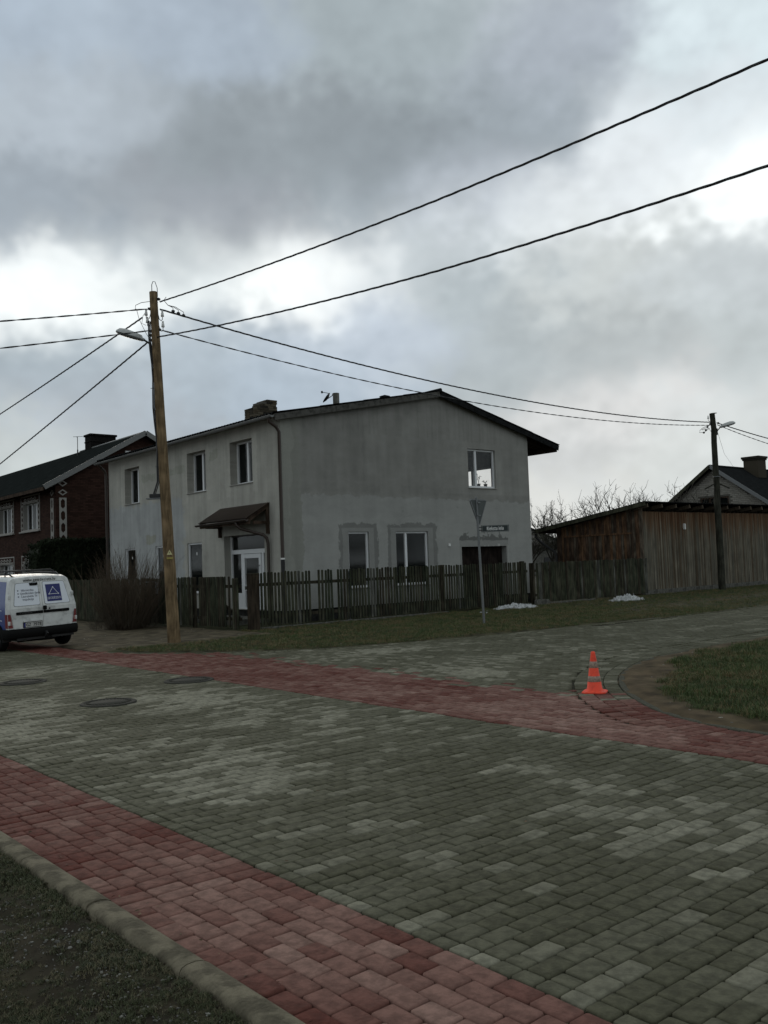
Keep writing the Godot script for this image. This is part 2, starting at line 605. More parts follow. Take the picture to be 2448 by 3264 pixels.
func paleness(u: float, v: float) -> float:
	var n := nz.get_noise_2d(u * 0.5, v * 0.75) * 0.75 + nz.get_noise_2d(u * 0.9 + 50.0, v * 5.0) * 0.75
	var t := 0.16 + 0.45 * n
	for p in pale:
		var q: float = pow((u - p[0]) / p[2], 2.0) + pow((v - p[1]) / p[3], 2.0)
		if q < 4.0:
			t += p[4] * exp(-q) * (1.0 + 0.9 * nz.get_noise_2d(u * 3.1, v * 3.1 + 7.0))
	return t

func tone_of(u: float, v: float, red: bool) -> int:
	var t := paleness(u, v) + rng.randf_range(-0.16, 0.16)
	if red: t = t * 1.0 + 0.02 + rng.randf_range(-0.14, 0.18)
	# worn stones stand out one by one
	elif t > 0.44 + rng.randf_range(-0.2, 0.2): t += 0.18
	else: t = minf(t, 0.3) * 0.9
	if rng.randf() < 0.03: t += 0.3
	return clampi(int(t * 7.0), 0, 7)

# spots: [u, v, turn, size key, red]; the 300 nearest become parts, the rest one joined part
func lay(parent: Node3D, spots: Array, called: String) -> void:
	var cam := Vector2(0, 0)
	var keyed := []
	var fwd := Vector2(sin(deg_to_rad(40.4)), cos(deg_to_rad(40.4)))
	for s in spots:
		var p := Vector2(s[0], s[1])
		var d := p.dot(fwd)
		var side := p.dot(Vector2(fwd.y, -fwd.x))
		var inside := d > 2.2 and absf(side) < d * 0.44
		keyed.append([p.length() + (0.0 if inside else 500.0), s])
	keyed.sort_custom(func(a, b): return a[0] < b[0])
	var rest := {}
	for i in keyed.size():
		var s: Array = keyed[i][1]
		var tone := tone_of(s[0], s[1], s[4])
		var sink := nz.get_noise_2d(s[0] * 0.9, s[1] * 0.9) * 0.006
		var b := Basis(Vector3.UP, s[2]) * Basis(Vector3.RIGHT, rng.randfn(0.0, 0.011)) * Basis(Vector3.BACK, rng.randfn(0.0, 0.011))
		b = Basis(Vector3.UP, rng.randfn(0.0, 0.009)) * b
		var xf := Transform3D(b, W(s[0] + rng.randfn(0.0, 0.0012), sink + rng.randfn(0.0, 0.0018), s[1] + rng.randfn(0.0, 0.0012)))
		if i < 300:
			placed(called, PAV[s[3]], (M.red_m if s[4] else M.grey_m)[tone], parent, xf)
		else:
			if not rest.has(s[3]): rest[s[3]] = []
			rest[s[3]].append([xf, (M.red if s[4] else M.grey)[tone].srgb_to_linear()])
	for key in rest:
		many(called + "s_beyond", PAV[key], M.paver_any, parent, rest[key])

func many(called: String, mesh: Mesh, m: Material, parent: Node3D, list: Array) -> MultiMeshInstance3D:
	var mm := MultiMesh.new()
	mm.transform_format = MultiMesh.TRANSFORM_3D
	mm.use_colors = true
	mm.mesh = mesh
	mm.instance_count = list.size()
	for i in list.size():
		mm.set_instance_transform(i, list[i][0])
		mm.set_instance_color(i, list[i][1])
	var o := MultiMeshInstance3D.new()
	o.multimesh = mm
	o.material_override = m
	o.name = called if parent != self else numbered(called)
	parent.add_child(o, true)
	o.set_meta("kind", "stuff")
	return o

var PAV := {}
const PL := 0.19      # length of a paving stone
const PW := 0.1225    # width

# a strip of ground between two lines of (u, v)
func sheet(line_a: Array, line_b: Array, y: float, st: SurfaceTool) -> void:
	for i in line_a.size() - 1:
		quad(st, W(line_a[i][0], y, line_a[i][1]), W(line_b[i][0], y, line_b[i][1]), W(line_b[i + 1][0], y, line_b[i + 1][1]), W(line_a[i + 1][0], y, line_a[i + 1][1]))

func ground_h(u: float, v: float) -> float:
	return 0.03 * nz.get_noise_2d(u * 0.5 + 11.0, v * 0.5) + 0.012 * nz.get_noise_2d(u * 3.0, v * 3.0 + 5.0)

# kind of ground cover at a spot: 0 bare earth, 1 grass
func cover(u: float, v: float, area: int) -> float:
	var n := nz.get_noise_2d(u * 0.7 + 3.0, v * 0.7) * 0.6 + nz.get_noise_2d(u * 2.6, v * 2.6 + 20.0) * 0.35
	if area == 0:
		n = nz.get_noise_2d(u * 1.6 + 3.0, v * 1.6) * 0.35 + nz.get_noise_2d(u * 5.0, v * 5.0 + 20.0) * 0.5 + nz.get_noise_2d(u * 14.0, v * 14.0) * 0.4   # near verge: mossy, gravel along the kerb
		return clampf(0.62 + 0.9 * n - 0.42 * exp(-pow((u - 1.45) / 0.25, 2.0)) * (0.8 + 1.2 * n), 0.0, 1.0)
	if area == 1:   # far verge: bare drive in front of the left fence, a worn belt by the road
		var e := (v - 15.6) + n * 2.0
		var drive := v - (19.2 + 0.06 * (u - 9.9) + 0.5 * n)
		var t := 0.95 + 0.4 * n
		if u < 12.75: t = minf(t, -drive * 2.2 + 0.4)
		if u > 22.0:
			t -= 0.75 * exp(-pow((v - 16.0 - 0.1 * (u - 24.0)) / 1.3, 2.0)) * (0.7 + n)
		t -= 0.5 * exp(-pow((v - (13.6 + 3.0 * exp(-(u - 9.0) / 3.0))) / 0.5, 2.0)) * (0.6 + n)
		return clampf(t, 0.0, 1.0)
	if area == 2:   # corner verge: sandy belt along the kerb
		var d := -near_dist(LN, Vector2(u, v))
		return clampf((d - 0.42 - 0.3 * n - 0.35 * exp(-pow((u - 11.3) / 1.2, 2.0))) * 3.0 + 0.3, 0.0, 1.0)
	return clampf(0.6 + n, 0.0, 1.0)

var LN := PackedVector2Array()
var LF := PackedVector2Array()

func verge(called: String, u0: float, u1: float, v0: float, v1: float, step: float, area: int, inside: Callable, earth: Color, green: Color) -> MeshInstance3D:
	var st := st_new()
	st.set_smooth_group(1)
	var nu := int((u1 - u0) / step)
	var nv := int((v1 - v0) / step)
	var H := []
	for i in nu + 1:
		var row := []
		for j in nv + 1:
			var u := u0 + (u1 - u0) * i / nu
			var v := v0 + (v1 - v0) * j / nv
			var c := cover(u, v, area)
			var mixc := earth.lerp(green, c)
			mixc = mixc * (1.0 + 0.5 * nz.get_noise_2d(u * 6.0, v * 6.0))
			var d: float = inside.call(u, v)
			row.append([W(u, clampf(ground_h(u, v) + 0.012, -0.01, 0.06) if d > 0.0 else -0.028, v), mixc])
		H.append(row)
	for i in nu:
		for j in nv:
			var q := [H[i][j], H[i + 1][j], H[i + 1][j + 1], H[i][j + 1]]
			var low := 0
			for p in q:
				if p[0].y < -0.02: low += 1
			if low == 4: continue
			for k in [0, 2, 1, 0, 3, 2]:
				st.set_color(q[k][1])
				st.add_vertex(q[k][0])
	var o := part(called, st, M.verge, self)
	o.set_meta("kind", "structure")
	return o

func clump_mesh(blades: int, hgt: float, spread: float, width: float, sd: int) -> ArrayMesh:
	var r := RandomNumberGenerator.new()
	r.seed = sd
	var st := st_new()
	for k in blades:
		var a := r.randf() * TAU
		var base := Vector3(r.randfn(0, spread * 0.4), -0.006, r.randfn(0, spread * 0.4))
		var lean := Vector3(cos(a), 0, sin(a)) * spread * r.randf_range(0.3, 1.1)
		var side := Vector3(-sin(a), 0, cos(a)) * width
		var h := hgt * r.randf_range(0.45, 1.0)
		var mid := base + lean * 0.35 + Vector3.UP * h * 0.65
		var tip := base + lean + Vector3.UP * h
		quad(st, base - side, base + side, mid + side * 0.7, mid - side * 0.7)
		tri(st, mid - side * 0.7, mid + side * 0.7, tip)
	return mesh_of(st)

func sow(called: String, label: String, mesh: Mesh, n: int, pick: Callable, area: int, cols: Array, size: Vector2, need := 0.45) -> void:
	var list := []
	for k in n:
		var p: Vector2 = pick.call()
		if p.x < -900.0: continue
		var c := cover(p.x, p.y, area)
		if c < need * rng.randf_range(0.5, 1.5): continue
		var s := rng.randf_range(size.x, size.y) * (0.7 + 0.5 * nz.get_noise_2d(p.x * 1.5, p.y * 1.5 + 60.0))
		var b := Basis(Vector3.UP, rng.randf() * TAU).scaled(Vector3(s, s * rng.randf_range(0.7, 1.2), s))
		var t := clampf(0.5 + 0.7 * nz.get_noise_2d(p.x * 0.8 + 90.0, p.y * 0.8) + rng.randfn(0.0, 0.2), 0.0, 1.0)
		var col: Color = cols[0].lerp(cols[1], t)
		if rng.randf() < (0.34 if area == 1 else 0.2) + 0.6 * clampf(nz.get_noise_2d(p.x * 0.6 + 300.0, p.y * 0.6) + 0.1, 0.0, 1.0): col = cols[2]
		list.append([Transform3D(b, W(p.x, clampf(ground_h(p.x, p.y) + 0.012, -0.01, 0.06), p.y)), col])
	var o := many(called, mesh, M.blade, self, list)
	tag(o, label, "grass", "", "stuff")

func pebble_mesh() -> ArrayMesh:
	var st := st_new()
	var prof := [Vector2(0.0, -0.3), Vector2(0.7, -0.2), Vector2(1.0, 0.05), Vector2(0.75, 0.42), Vector2(0.0, 0.6)]
	lathe(st, prof, 6)
	return mesh_of(st)

func make_ground() -> void:
	nz.seed = 17
	nz.fractal_octaves = 3
	LN = coarse(NEAR_EDGE)
	LF = coarse(FAR_EDGE)
	var st := st_new()
	quad(st, Vector3(-1500, -0.03, 1500), Vector3(1500, -0.03, 1500), Vector3(1500, -0.03, -1500), Vector3(-1500, -0.03, -1500))
	part("ground", st, M.soil, self).set_meta("kind", "structure")
	# the bed under the pavers
	st = st_new()
	quad(st, W(1.9, -0.023, -6), W(8.1, -0.023, -6), W(8.1, -0.023, 60), W(1.9, -0.023, 60))
	quad(st, W(8.1, -0.023, 5.2), W(80, -0.023, 8.5), W(80, -0.023, 13.6), W(8.1, -0.023, 18.6))
	part("road_bed", st, M.joint, self).set_meta("kind", "structure")

	PAV.full = paver_mesh(PL, PW)
	PAV.half = paver_mesh(PL / 2, PW)
	PAV.long = paver_mesh(0.206, PW)
	pale = [[4.1, 7.2, 0.8, 1.1, 0.42], [3.5, 6.0, 0.5, 0.8, 0.45], [5.6, 8.3, 0.7, 1.4, 0.42], [5.4, 11.6, 0.7, 1.3, 0.42], [6.0, 10.6, 0.5, 1.0, 0.5], [3.3, 10.0, 0.5, 1.2, 0.6], [4.0, 12.2, 0.6, 0.9, 0.5], [5.7, 16.3, 1.0, 1.2, 0.5], [4.9, 3.3, 0.35, 0.9, 0.3], [4.4, 2.4, 0.3, 0.7, 0.25], [5.6, 4.2, 0.3, 0.8, 0.25],
		[2.3, 4.2, 0.35, 0.9, 0.8], [2.45, 2.9, 0.35, 0.7, 0.55], [7.5, 6.3, 0.6, 2.2, 0.6], [8.6, 7.0, 0.4, 0.7, 0.6], [8.5, 12.0, 1.2, 2.5, 0.15], [7.8, 9.4, 0.5, 1.4, 0.3], [9.9, 9.6, 1.0, 1.5, 0.35], [11.5, 13.5, 2.0, 0.8, 0.4], [12.0, 10.2, 2.2, 0.8, 0.3]]
	# main street: rows across the street, a column of half stones along each side
	var spots := []
	for j in range(-45, 440):
		var v := (j + 0.5) * PW
		spots.append([2.775 + PL / 4, v, 0.0, "half", false])
		var u := 2.775 + PL / 2
		if j % 2:
			spots.append([u + PL / 4, v, 0.0, "half", false])
			u += PL / 2
		while u + PL < 6.97:
			spots.append([u + PL / 2, v, 0.0, "full", false])
			u += PL
		if u + PL / 2 < 6.98: spots.append([u + PL / 4, v, 0.0, "half", false])
	var street := setting("main_street")
	lay(street, spots, "grey_paver")
	# near red strip: rows along the street, with two repairs of short courses laid across it
	spots = []
	for i in 7:
		var u := 1.94 + (i + 0.5) * 0.1185
		for j in range(-25, 150):
			var v := j * PL + (PL / 2 if i % 2 else 0.0)
			var cut := false
			for c in [24, 34]:
				var m: float = c * PL
				if v > m - 0.22 and v < m + 0.22:
					cut = true
					if i % 2 == 0 and absf(v - m) > 0.15: spots.append([u, v + (PL / 4 if v > m else -PL / 4), PI / 2, "half", true])
			if not cut: spots.append([u, v, PI / 2, "full", true])
	for c in [24, 34]:
		for r in 3:
			for i in 4:
				spots.append([1.94 + 0.105 + i * 0.207, c * PL + (r - 1) * 0.125, 0.0, "long", true])
	lay(setting("red_strip_pavement"), spots, "red_paver")
	# far red strip and the side street beyond it: rows along the main street
	var red := []
	var grey := []
	for i in range(0, 330):
		var u := 6.975 + (i + 0.5) * PW
		for j in range(-25, 250):
			var v := j * PL + (PL / 2 if i % 2 else 0.0)
			if u > 8.1 and (v < 4.5 or v > 19.0): continue
			if u > 18.0 and (v < 9.0 or v > 13.5): continue
			var size := "full"
			if u > 7.7:
				if u < 18.0:
					var ok := func(vv: float) -> bool: return near_dist(LN, Vector2(u, vv)) > 0.615 and near_dist(LF, Vector2(u, vv)) < -0.215
					var lo: bool = ok.call(v - PL * 0.3)
					var hi: bool = ok.call(v + PL * 0.3)
					if not lo and not hi: continue
					if lo != hi:
						size = "half"
						v += PL / 4 * (1.0 if hi else -1.0)
				elif v < 9.36 or v > 13.24: continue
			var edge := 9.15 + 0.10 * (v - 12.0) * 0.3 + 0.22 * nz.get_noise_2d(v * 4.0, 3.0) + 0.16 * nz.get_noise_2d(v * 11.0, 9.0)
			var is_red := u < edge
			if absf(u - edge) < 0.35 and rng.randf() < 0.15: is_red = not is_red
			(red if is_red else grey).append([u, v, PI / 2, size, is_red])
	# border courses that follow the edges
	for c in 3:
		border(red, grey, LN, 0.10 + 0.192 * c, true)
	border(red, grey, LF, 0.105, false)
	lay(setting("far_red_pavement"), red, "red_paver")
	lay(setting("side_street"), grey, "grey_paver")
	make_kerbs()
	make_manholes()
	make_verges()
	make_litter()

func border(red: Array, grey: Array, line: PackedVector2Array, off: float, near: bool) -> void:
	var c := Curve2D.new()
	for p in line:
		if p.x < 34.0 and p.y < 36.0: c.add_point(p)
	c.bake_interval = 0.1
	var n := int(c.get_baked_length() / 0.126)
	for k in n:
		var d := k * 0.126
		var p := c.sample_baked(d)
		var t := (c.sample_baked(d + 0.05) - c.sample_baked(maxf(d - 0.05, 0.0))).normalized()
		# the road lies on the left hand of the near edge, and on the right hand of the far one
		var nrm := Vector2(-t.y, t.x) * (1.0 if near else -1.0)
		var q := p + nrm * off
		if near and q.y < 3.4: continue
		if not near and q.y > 19.0: continue
		var is_red := q.x < 9.1 + rng.randf_range(-0.3, 0.3) if near else q.x < 9.5 and rng.randf() < 0.5
		(red if is_red else grey).append([q.x, q.y, atan2(nrm.y, nrm.x), "full", is_red])

func make_kerbs() -> void:
	# near kerb: rounded stones one metre long
	var kerb := setting("kerb")
	for k in range(-6, 34):
		var st := st_new()
		var v0 := 0.565 + k * 0.99
		var prof := [[1.785, -0.05], [1.787, 0.020], [1.798, 0.036], [1.820, 0.044], [1.86, 0.045], [1.895, 0.038], [1.920, 0.024], [1.934, 0.006], [1.935, -0.05]]
		st.set_smooth_group(1)
		var vs := [v0, v0 + 0.008, v0 + 0.5, v0 + 0.978, v0 + 0.986]
		for i in prof.size() - 1:
			for j in 4:
				var f := func(ii: int, jj: int) -> Vector3:
					var s := 0.985 if jj == 0 or jj == 4 else 1.0
					return W(1.857 + (prof[ii][0] - 1.857) * s, prof[ii][1] * (0.9 if jj == 0 or jj == 4 else 1.0), vs[jj])
				quad(st, f.call(i, j), f.call(i + 1, j), f.call(i + 1, j + 1), f.call(i, j + 1))
		st.set_smooth_group(-1)
		for i in range(1, prof.size() - 1):
			for e in [vs[0], vs[4]]:
				tri(st, W(prof[0][0], prof[0][1], e), W(prof[i][0], prof[i][1], e), W(prof[i + 1][0], prof[i + 1][1], e))
		var o := part("kerb_stone", st, M.kerb, kerb)
		o.position += Vector3(rng.randfn(0, 0.003), rng.randfn(0, 0.002), 0)
	# flush edging along the corner
	var edging := setting("edging_kerb")
	var c := Curve2D.new()
	for p in LN:
		if p.x < 40.0: c.add_point(p)
	c.bake_interval = 0.1
	var d := 3.0
	while d < c.get_baked_length() - 1.0:
		var a := c.sample_baked(d)
		var b := c.sample_baked(d + 0.49)
		var m := (a + b) / 2
		var t := (b - a).normalized()
		var st := st_new()
		box(st, W(m.x + t.y * 0.045, -0.034, m.y - t.x * 0.045), Vector3(a.distance_to(b) + 0.002, 0.07, 0.08), Basis(Vector3.UP, atan2(t.y, t.x)), 0.008)
		part("edging_stone", st, M.kerb2, edging)
		d += 0.5

func make_manholes() -> void:
	var spots := [[4.90, 14.85, 0.36, "round cast iron manhole cover nearest the left edge of the street"], [4.87, 11.45, 0.36, "round cast iron manhole cover in the grey paving, nearest of the three"], [6.68, 12.65, 0.38, "round iron manhole cover touching the far red strip"]]
	for s in spots:
		var at := W(s[0], 0.0, s[1])
		var t := thing("manhole_cover", at, s[3], "manhole cover", "manhole covers in the street", rng.randf())
		var st := st_new()
		lathe(st, [Vector2(s[2], -0.01), Vector2(s[2], 0.012), Vector2(s[2] - 0.012, 0.018), Vector2(s[2] - 0.05, 0.018), Vector2(s[2] - 0.058, 0.010)], 40)
		part("frame", st, M.iron, t, true)
		st = st_new()
		lathe(st, [Vector2(s[2] - 0.062, 0.006), Vector2(s[2] - 0.066, 0.014), Vector2(0.0, 0.016)], 40)
		part("lid", st, M.iron, t, true)
		for k in 34:
			st = st_new()
			var a := TAU * k / 34.0
			box(st, Vector3(cos(a) * (s[2] - 0.095), 0.018, sin(a) * (s[2] - 0.095)), Vector3(0.035, 0.010, 0.022), Basis(Vector3.UP, -a), 0.003)
			part("rib", st, M.iron, t, true)

func make_verges() -> void:
	var earth := Color(0.15, 0.135, 0.10)
	var green := Color(0.055, 0.06, 0.026)
	verge("near_verge", -2.6, 1.80, -1.0, 12.0, 0.05, 0, func(u, v): return 1.785 - u, Color(0.060, 0.050, 0.035), Color(0.042, 0.042, 0.020))
	verge("far_verge", 8.0, 46.0, 13.2, 34.0, 0.22, 1, func(u, v):
		if u > 20.0: return v - 13.45 if v < 30.0 else 1.0
		return near_dist(LF, Vector2(u, v)) + 0.02, Color(0.175, 0.145, 0.098), green)
	verge("corner_verge", 7.8, 40.0, -4.0, 8.9, 0.16, 2, func(u, v): return -near_dist(LN, Vector2(u, v)) - 0.06 if u < 20.0 else 8.56 - v, Color(0.175, 0.13, 0.078), green)
	var cols := [Color(0.065, 0.095, 0.022), Color(0.038, 0.062, 0.018), Color(0.15, 0.115, 0.05)]
	var small := clump_mesh(10, 0.026, 0.03, 0.0019, 3)
	sow("near_grass", "short mossy grass beside the near kerb", small, 110000, func():
		var v := 1.6 + 6.6 * pow(rng.randf(), 1.3)
		return Vector2(rng.randf_range(maxf(-0.9, 1.75 - v * 0.6), 1.775), v), 0, [Color(0.05, 0.058, 0.020), Color(0.034, 0.042, 0.016), Color(0.11, 0.095, 0.05)], Vector2(0.5, 1.3), 0.42)
	var mid := clump_mesh(10, 0.075, 0.06, 0.0032, 8)
	sow("far_grass", "short dark grass between the road and the picket fence", mid, 60000, func():
		var u := rng.randf_range(8.3, 42.0) if rng.randf() < 0.5 else rng.randf_range(8.3, 25.0)
		var v := rng.randf_range(13.4, 21.3)
		if u < 21.0 and near_dist(LF, Vector2(u, v)) < 0.08: return Vector2(-999, 0)
		return Vector2(u, v), 1, cols, Vector2(0.6, 1.3))
	sow("corner_grass", "dark green grass inside the curved corner kerb", mid, 60000, func():
		var u := rng.randf_range(8.2, 30.0) if rng.randf() < 0.3 else rng.randf_range(8.2, 17.0)
		var v := rng.randf_range(0.0, 8.4)
		if near_dist(LN, Vector2(u, v)) > -0.2: return Vector2(-999, 0)
		return Vector2(u, v), 2, cols, Vector2(0.7, 1.5))
	# gravel on the near verge and loose stones on the bare ground
	var pm := pebble_mesh()
	var list := []
	for k in 6500:
		var v := rng.randf_range(1.2, 9.0)
		var u := 1.76 - absf(rng.randfn(0.0, 0.30)) - 0.01
		if rng.randf() < 0.15: u = rng.randf_range(-1.0, 1.7)
		if nz.get_noise_2d(u * 1.2 + 5.0, v * 1.2) < rng.randf_range(-0.35, 0.25): continue
		var s := 0.0028 + 0.0065 * pow(rng.randf(), 2.5)
		if rng.randf() < 0.012: s = rng.randf_range(0.010, 0.017)
		var g := rng.randf_range(0.10, 0.34)
		list.append([Transform3D(Basis(Vector3(rng.randf(), rng.randf(), rng.randf()).normalized(), rng.randf() * TAU).scaled(Vector3(s, s * 0.8, s * 0.9)), W(u, ground_h(u, v) + 0.013, v)), Color(g, g * 0.97, g * 0.88)])
	for k in 26000:
		var v := 1.6 + 6.6 * pow(rng.randf(), 1.3)
		var u := rng.randf_range(maxf(-0.9, 1.75 - v * 0.6), 1.775)
		if cover(u, v, 0) > rng.randf_range(0.3, 0.9): continue
		var s := rng.randf_range(0.0012, 0.0045)
		var g := rng.randf_range(0.03, 0.11)
		list.append([Transform3D(Basis(Vector3.UP, rng.randf() * TAU).scaled(Vector3(s, s * 0.8, s * 1.1)), W(u, ground_h(u, v) + 0.012, v)), Color(g, g * 0.88, g * 0.68)])
	tag(many("gravel", pm, M.stone, self, list), "pale gravel scattered along the near kerb", "gravel", "", "stuff")
	list = []
	for k in 1500:
		var u := rng.randf_range(8.2, 26.0)
		var v := rng.randf_range(4.0, 24.0)
		var p := Vector2(u, v)
		if near_dist(LN, p) > -0.15 and near_dist(LF, p) < 0.1: continue
		if v > 21.0 and u > 12.6: continue
		var s := rng.randf_range(0.006, 0.02)
		var g := rng.randf_range(0.15, 0.5)
		list.append([Transform3D(Basis(Vector3.UP, rng.randf() * TAU).scaled(Vector3(s, s * 0.6, s)), W(u, ground_h(u, v) + 0.014, v)), Color(g, g * 0.95, g * 0.85)])
	tag(many("loose_stones", pm, M.stone, self, list), "small loose stones on the bare earth of the verges", "stones", "", "stuff")

# moss and blown sand caught in the joints, dead leaves and chips on the paving
func make_litter() -> void:
	var tuft := clump_mesh(7, 0.012, 0.014, 0.0016, 12)
	var list := []
	for k in 9000:
		var v := 1.8 + 12.0 * pow(rng.randf(), 1.6)
		var u := 1.94 + 6.0 * rng.randf()
		if rng.randf() < 0.35: u = 1.945 + absf(rng.randfn(0, 0.02))
		elif nz.get_noise_2d(u * 0.8 + 70.0, v * 0.8) < 0.05: continue
		# onto the nearest joint
		if u > 2.78 and u < 6.97: v = roundf(v / PW) * PW
		elif u > 1.96 and u < 2.77: u = 1.94 + roundf((u - 1.94) / 0.1185) * 0.1185
		var s := rng.randf_range(0.4, 1.0)
		list.append([Transform3D(Basis(Vector3.UP, rng.randf() * TAU).scaled(Vector3(s, s * 0.7, s)), W(u, -0.008, v)), Color(0.05, 0.058, 0.02).lerp(Color(0.09, 0.08, 0.04), rng.randf())])
	tag(many("joint_moss", tuft, M.blade, self, list), "low moss growing in the joints of the paving", "moss", "", "stuff")
	var leaf := st_new()
	var o := [Vector3(-0.5, 0, 0), Vector3(-0.2, 0.05, 0.22), Vector3(0.2, 0.08, 0.2), Vector3(0.55, 0.02, 0), Vector3(0.2, 0.1, -0.2), Vector3(-0.2, 0.04, -0.22)]
	for k in range(1, 5): tri(leaf, o[0], o[k], o[k + 1])
	list = []
	for k in 260:
		var v := rng.randf_range(2.0, 20.0)
		var u := rng.randf_range(2.0, 12.0)
		if rng.randf() < 0.5: u = 1.96 + absf(rng.randfn(0, 0.08))
		var s := rng.randf_range(0.012, 0.03)
		var g := rng.randf_range(0.5, 1.4)
		list.append([Transform3D(Basis(Vector3.UP, rng.randf() * TAU) * Basis(Vector3.RIGHT, rng.randfn(0, 0.3)) * Basis().scaled(Vector3(s, s, s)), W(u, 0.008, v)), Color(0.11, 0.07, 0.035) * g])
	tag(many("dead_leaves", mesh_of(leaf), M.blade, self, list), "tiny dead leaves lying on the paving", "leaves", "", "stuff")

# ---------- walls with openings ----------
# f maps (along the wall, up, depth inwards) to a point; uv spans the wall
func wall(st: SurfaceTool, f: Callable, x0: float, x1: float, y0: float, y1: float, holes: Array, uvw: float, uvh: float, uvx: float) -> void:
	var xs := [x0, x1]
	var ys := [y0, y1]
	for h in holes:
		xs.append_array([h[0], h[1]])
		ys.append_array([h[2], h[3]])
	xs.sort()
	ys.sort()
	for i in xs.size() - 1:
		for j in ys.size() - 1:
			var a: float = xs[i]
			var b: float = xs[i + 1]
			var c: float = ys[j]
			var d: float = ys[j + 1]
			if b - a < 1e-4 or d - c < 1e-4 or a < x0 - 1e-4 or b > x1 + 1e-4 or c < y0 - 1e-4 or d > y1 + 1e-4: continue
			var skip := false
			for h in holes:
				if (a + b) / 2 > h[0] and (a + b) / 2 < h[1] and (c + d) / 2 > h[2] and (c + d) / 2 < h[3]: skip = true
			if skip: continue
			var uv := func(x: float, y: float) -> Vector2: return Vector2((x - uvx) / uvw, 1.0 - y / uvh)
			quad_uv(st, [f.call(a, c, 0.0), f.call(b, c, 0.0), f.call(b, d, 0.0), f.call(a, d, 0.0)], [uv.call(a, c), uv.call(b, c), uv.call(b, d), uv.call(a, d)])
	for h in holes:
		var q := [[h[0], h[2]], [h[1], h[2]], [h[1], h[3]], [h[0], h[3]]]
		for k in 4:
			var p: Array = q[k]
			var r: Array = q[(k + 1) % 4]
			var uv := func(e: Array) -> Vector2: return Vector2((e[0] - uvx) / uvw, 1.0 - e[1] / uvh)
			quad_uv(st, [f.call(p[0], p[1], 0.0), f.call(r[0], r[1], 0.0), f.call(r[0], r[1], h[4]), f.call(p[0], p[1], h[4])], [uv.call(p), uv.call(r), uv.call(r), uv.call(p)])

# a framed window set at depth dep in an opening: sashes given by the places of the mullions
func window(parent: Node3D, f: Callable, x0: float, x1: float, y0: float, y1: float, dep: float, mull: Array, frame_mat: Material, fw := 0.065, sill := true, called := "window") -> Node3D:
	var n := Node3D.new()
	n.name = called
	parent.add_child(n, true)
	n.transform = world_of(parent).affine_inverse()
	var st := st_new()
	var bar := func(a: float, b: float, c: float, d: float) -> void:
		var p0: Vector3 = f.call(a, c, dep - 0.03)
		var p1: Vector3 = f.call(b, d, dep + 0.035)
		box(st, (p0 + p1) / 2, (p1 - p0).abs(), Basis(), 0.006)
	bar.call(x0, x0 + fw, y0, y1)
	bar.call(x1 - fw, x1, y0, y1)
	bar.call(x0 + fw, x1 - fw, y0, y0 + fw * 1.2)
	bar.call(x0 + fw, x1 - fw, y1 - fw, y1)
	for m in mull:
		bar.call(m - fw * 0.75, m + fw * 0.75, y0 + fw * 1.2, y1 - fw)
	part("frame", st, frame_mat, n)
	var edges := [x0 + fw] + mull + [x1 - fw]
	for k in edges.size() - 1:
		st = st_new()
		var a: Vector3 = f.call(edges[k], y0 + fw, dep + 0.004)
		var b: Vector3 = f.call(edges[k + 1], y1 - fw, dep + 0.010)
		var ex: Vector3 = f.call(edges[k + 1], y0 + fw, dep + 0.006)
		var a2: Vector3 = f.call(edges[k], y0 + fw, dep + 0.006)
		var up := Vector3(0, y1 - y0 - 2.0 * fw, 0)
		quad(st, a2, ex, ex + up, a2 + up)
		part("pane", st, M.glass, n)
	if sill:
		st = st_new()
		var a: Vector3 = f.call(x0 - 0.02, y0 - 0.025, -0.04)
		var b: Vector3 = f.call(x1 + 0.02, y0 + 0.002, dep - 0.03)
		box(st, (a + b) / 2, (b - a).abs(), Basis(), 0.004)
		part("sill", st, M.white_trim if frame_mat == M.pvc else M.black, n)
	return n

# corrugated sheets: from the eave corner, along the eave by `along`, up the slope by `up`
func corrugated(st: SurfaceTool, p: Vector3, along: Vector3, up: Vector3, wave := 0.18, amp := 0.03) -> void:
	var n := int(along.length() / wave * 6.0)
	var nrm := up.cross(along).normalized()
	if nrm.y < 0.0: nrm = -nrm
	st.set_smooth_group(1)
	var rows := maxi(1, int(up.length() / 1.6))
	for r in rows:
		var t0 := float(r) / rows
		var t1 := minf(1.0, float(r + 1) / rows + 0.02)
		var lift := 0.012
		for i in n:
			var q := []
			for e in [i, i + 1]:
				var x := float(e) / n
				var h := amp * cos(TAU * along.length() * x / wave)
				q.append(p + along * x + up * t0 + nrm * (h + lift * 1.0))
				q.append(p + along * x + up * t1 + nrm * h)
			quad(st, q[0], q[2], q[3], q[1])
			var dn := -nrm * 0.012
			quad(st, q[0] + dn, q[0], q[2], q[2] + dn)
	st.set_smooth_group(-1)
	quad(st, p - nrm * 0.03, p + along - nrm * 0.03, p + along + up - nrm * 0.03, p + up - nrm * 0.03)

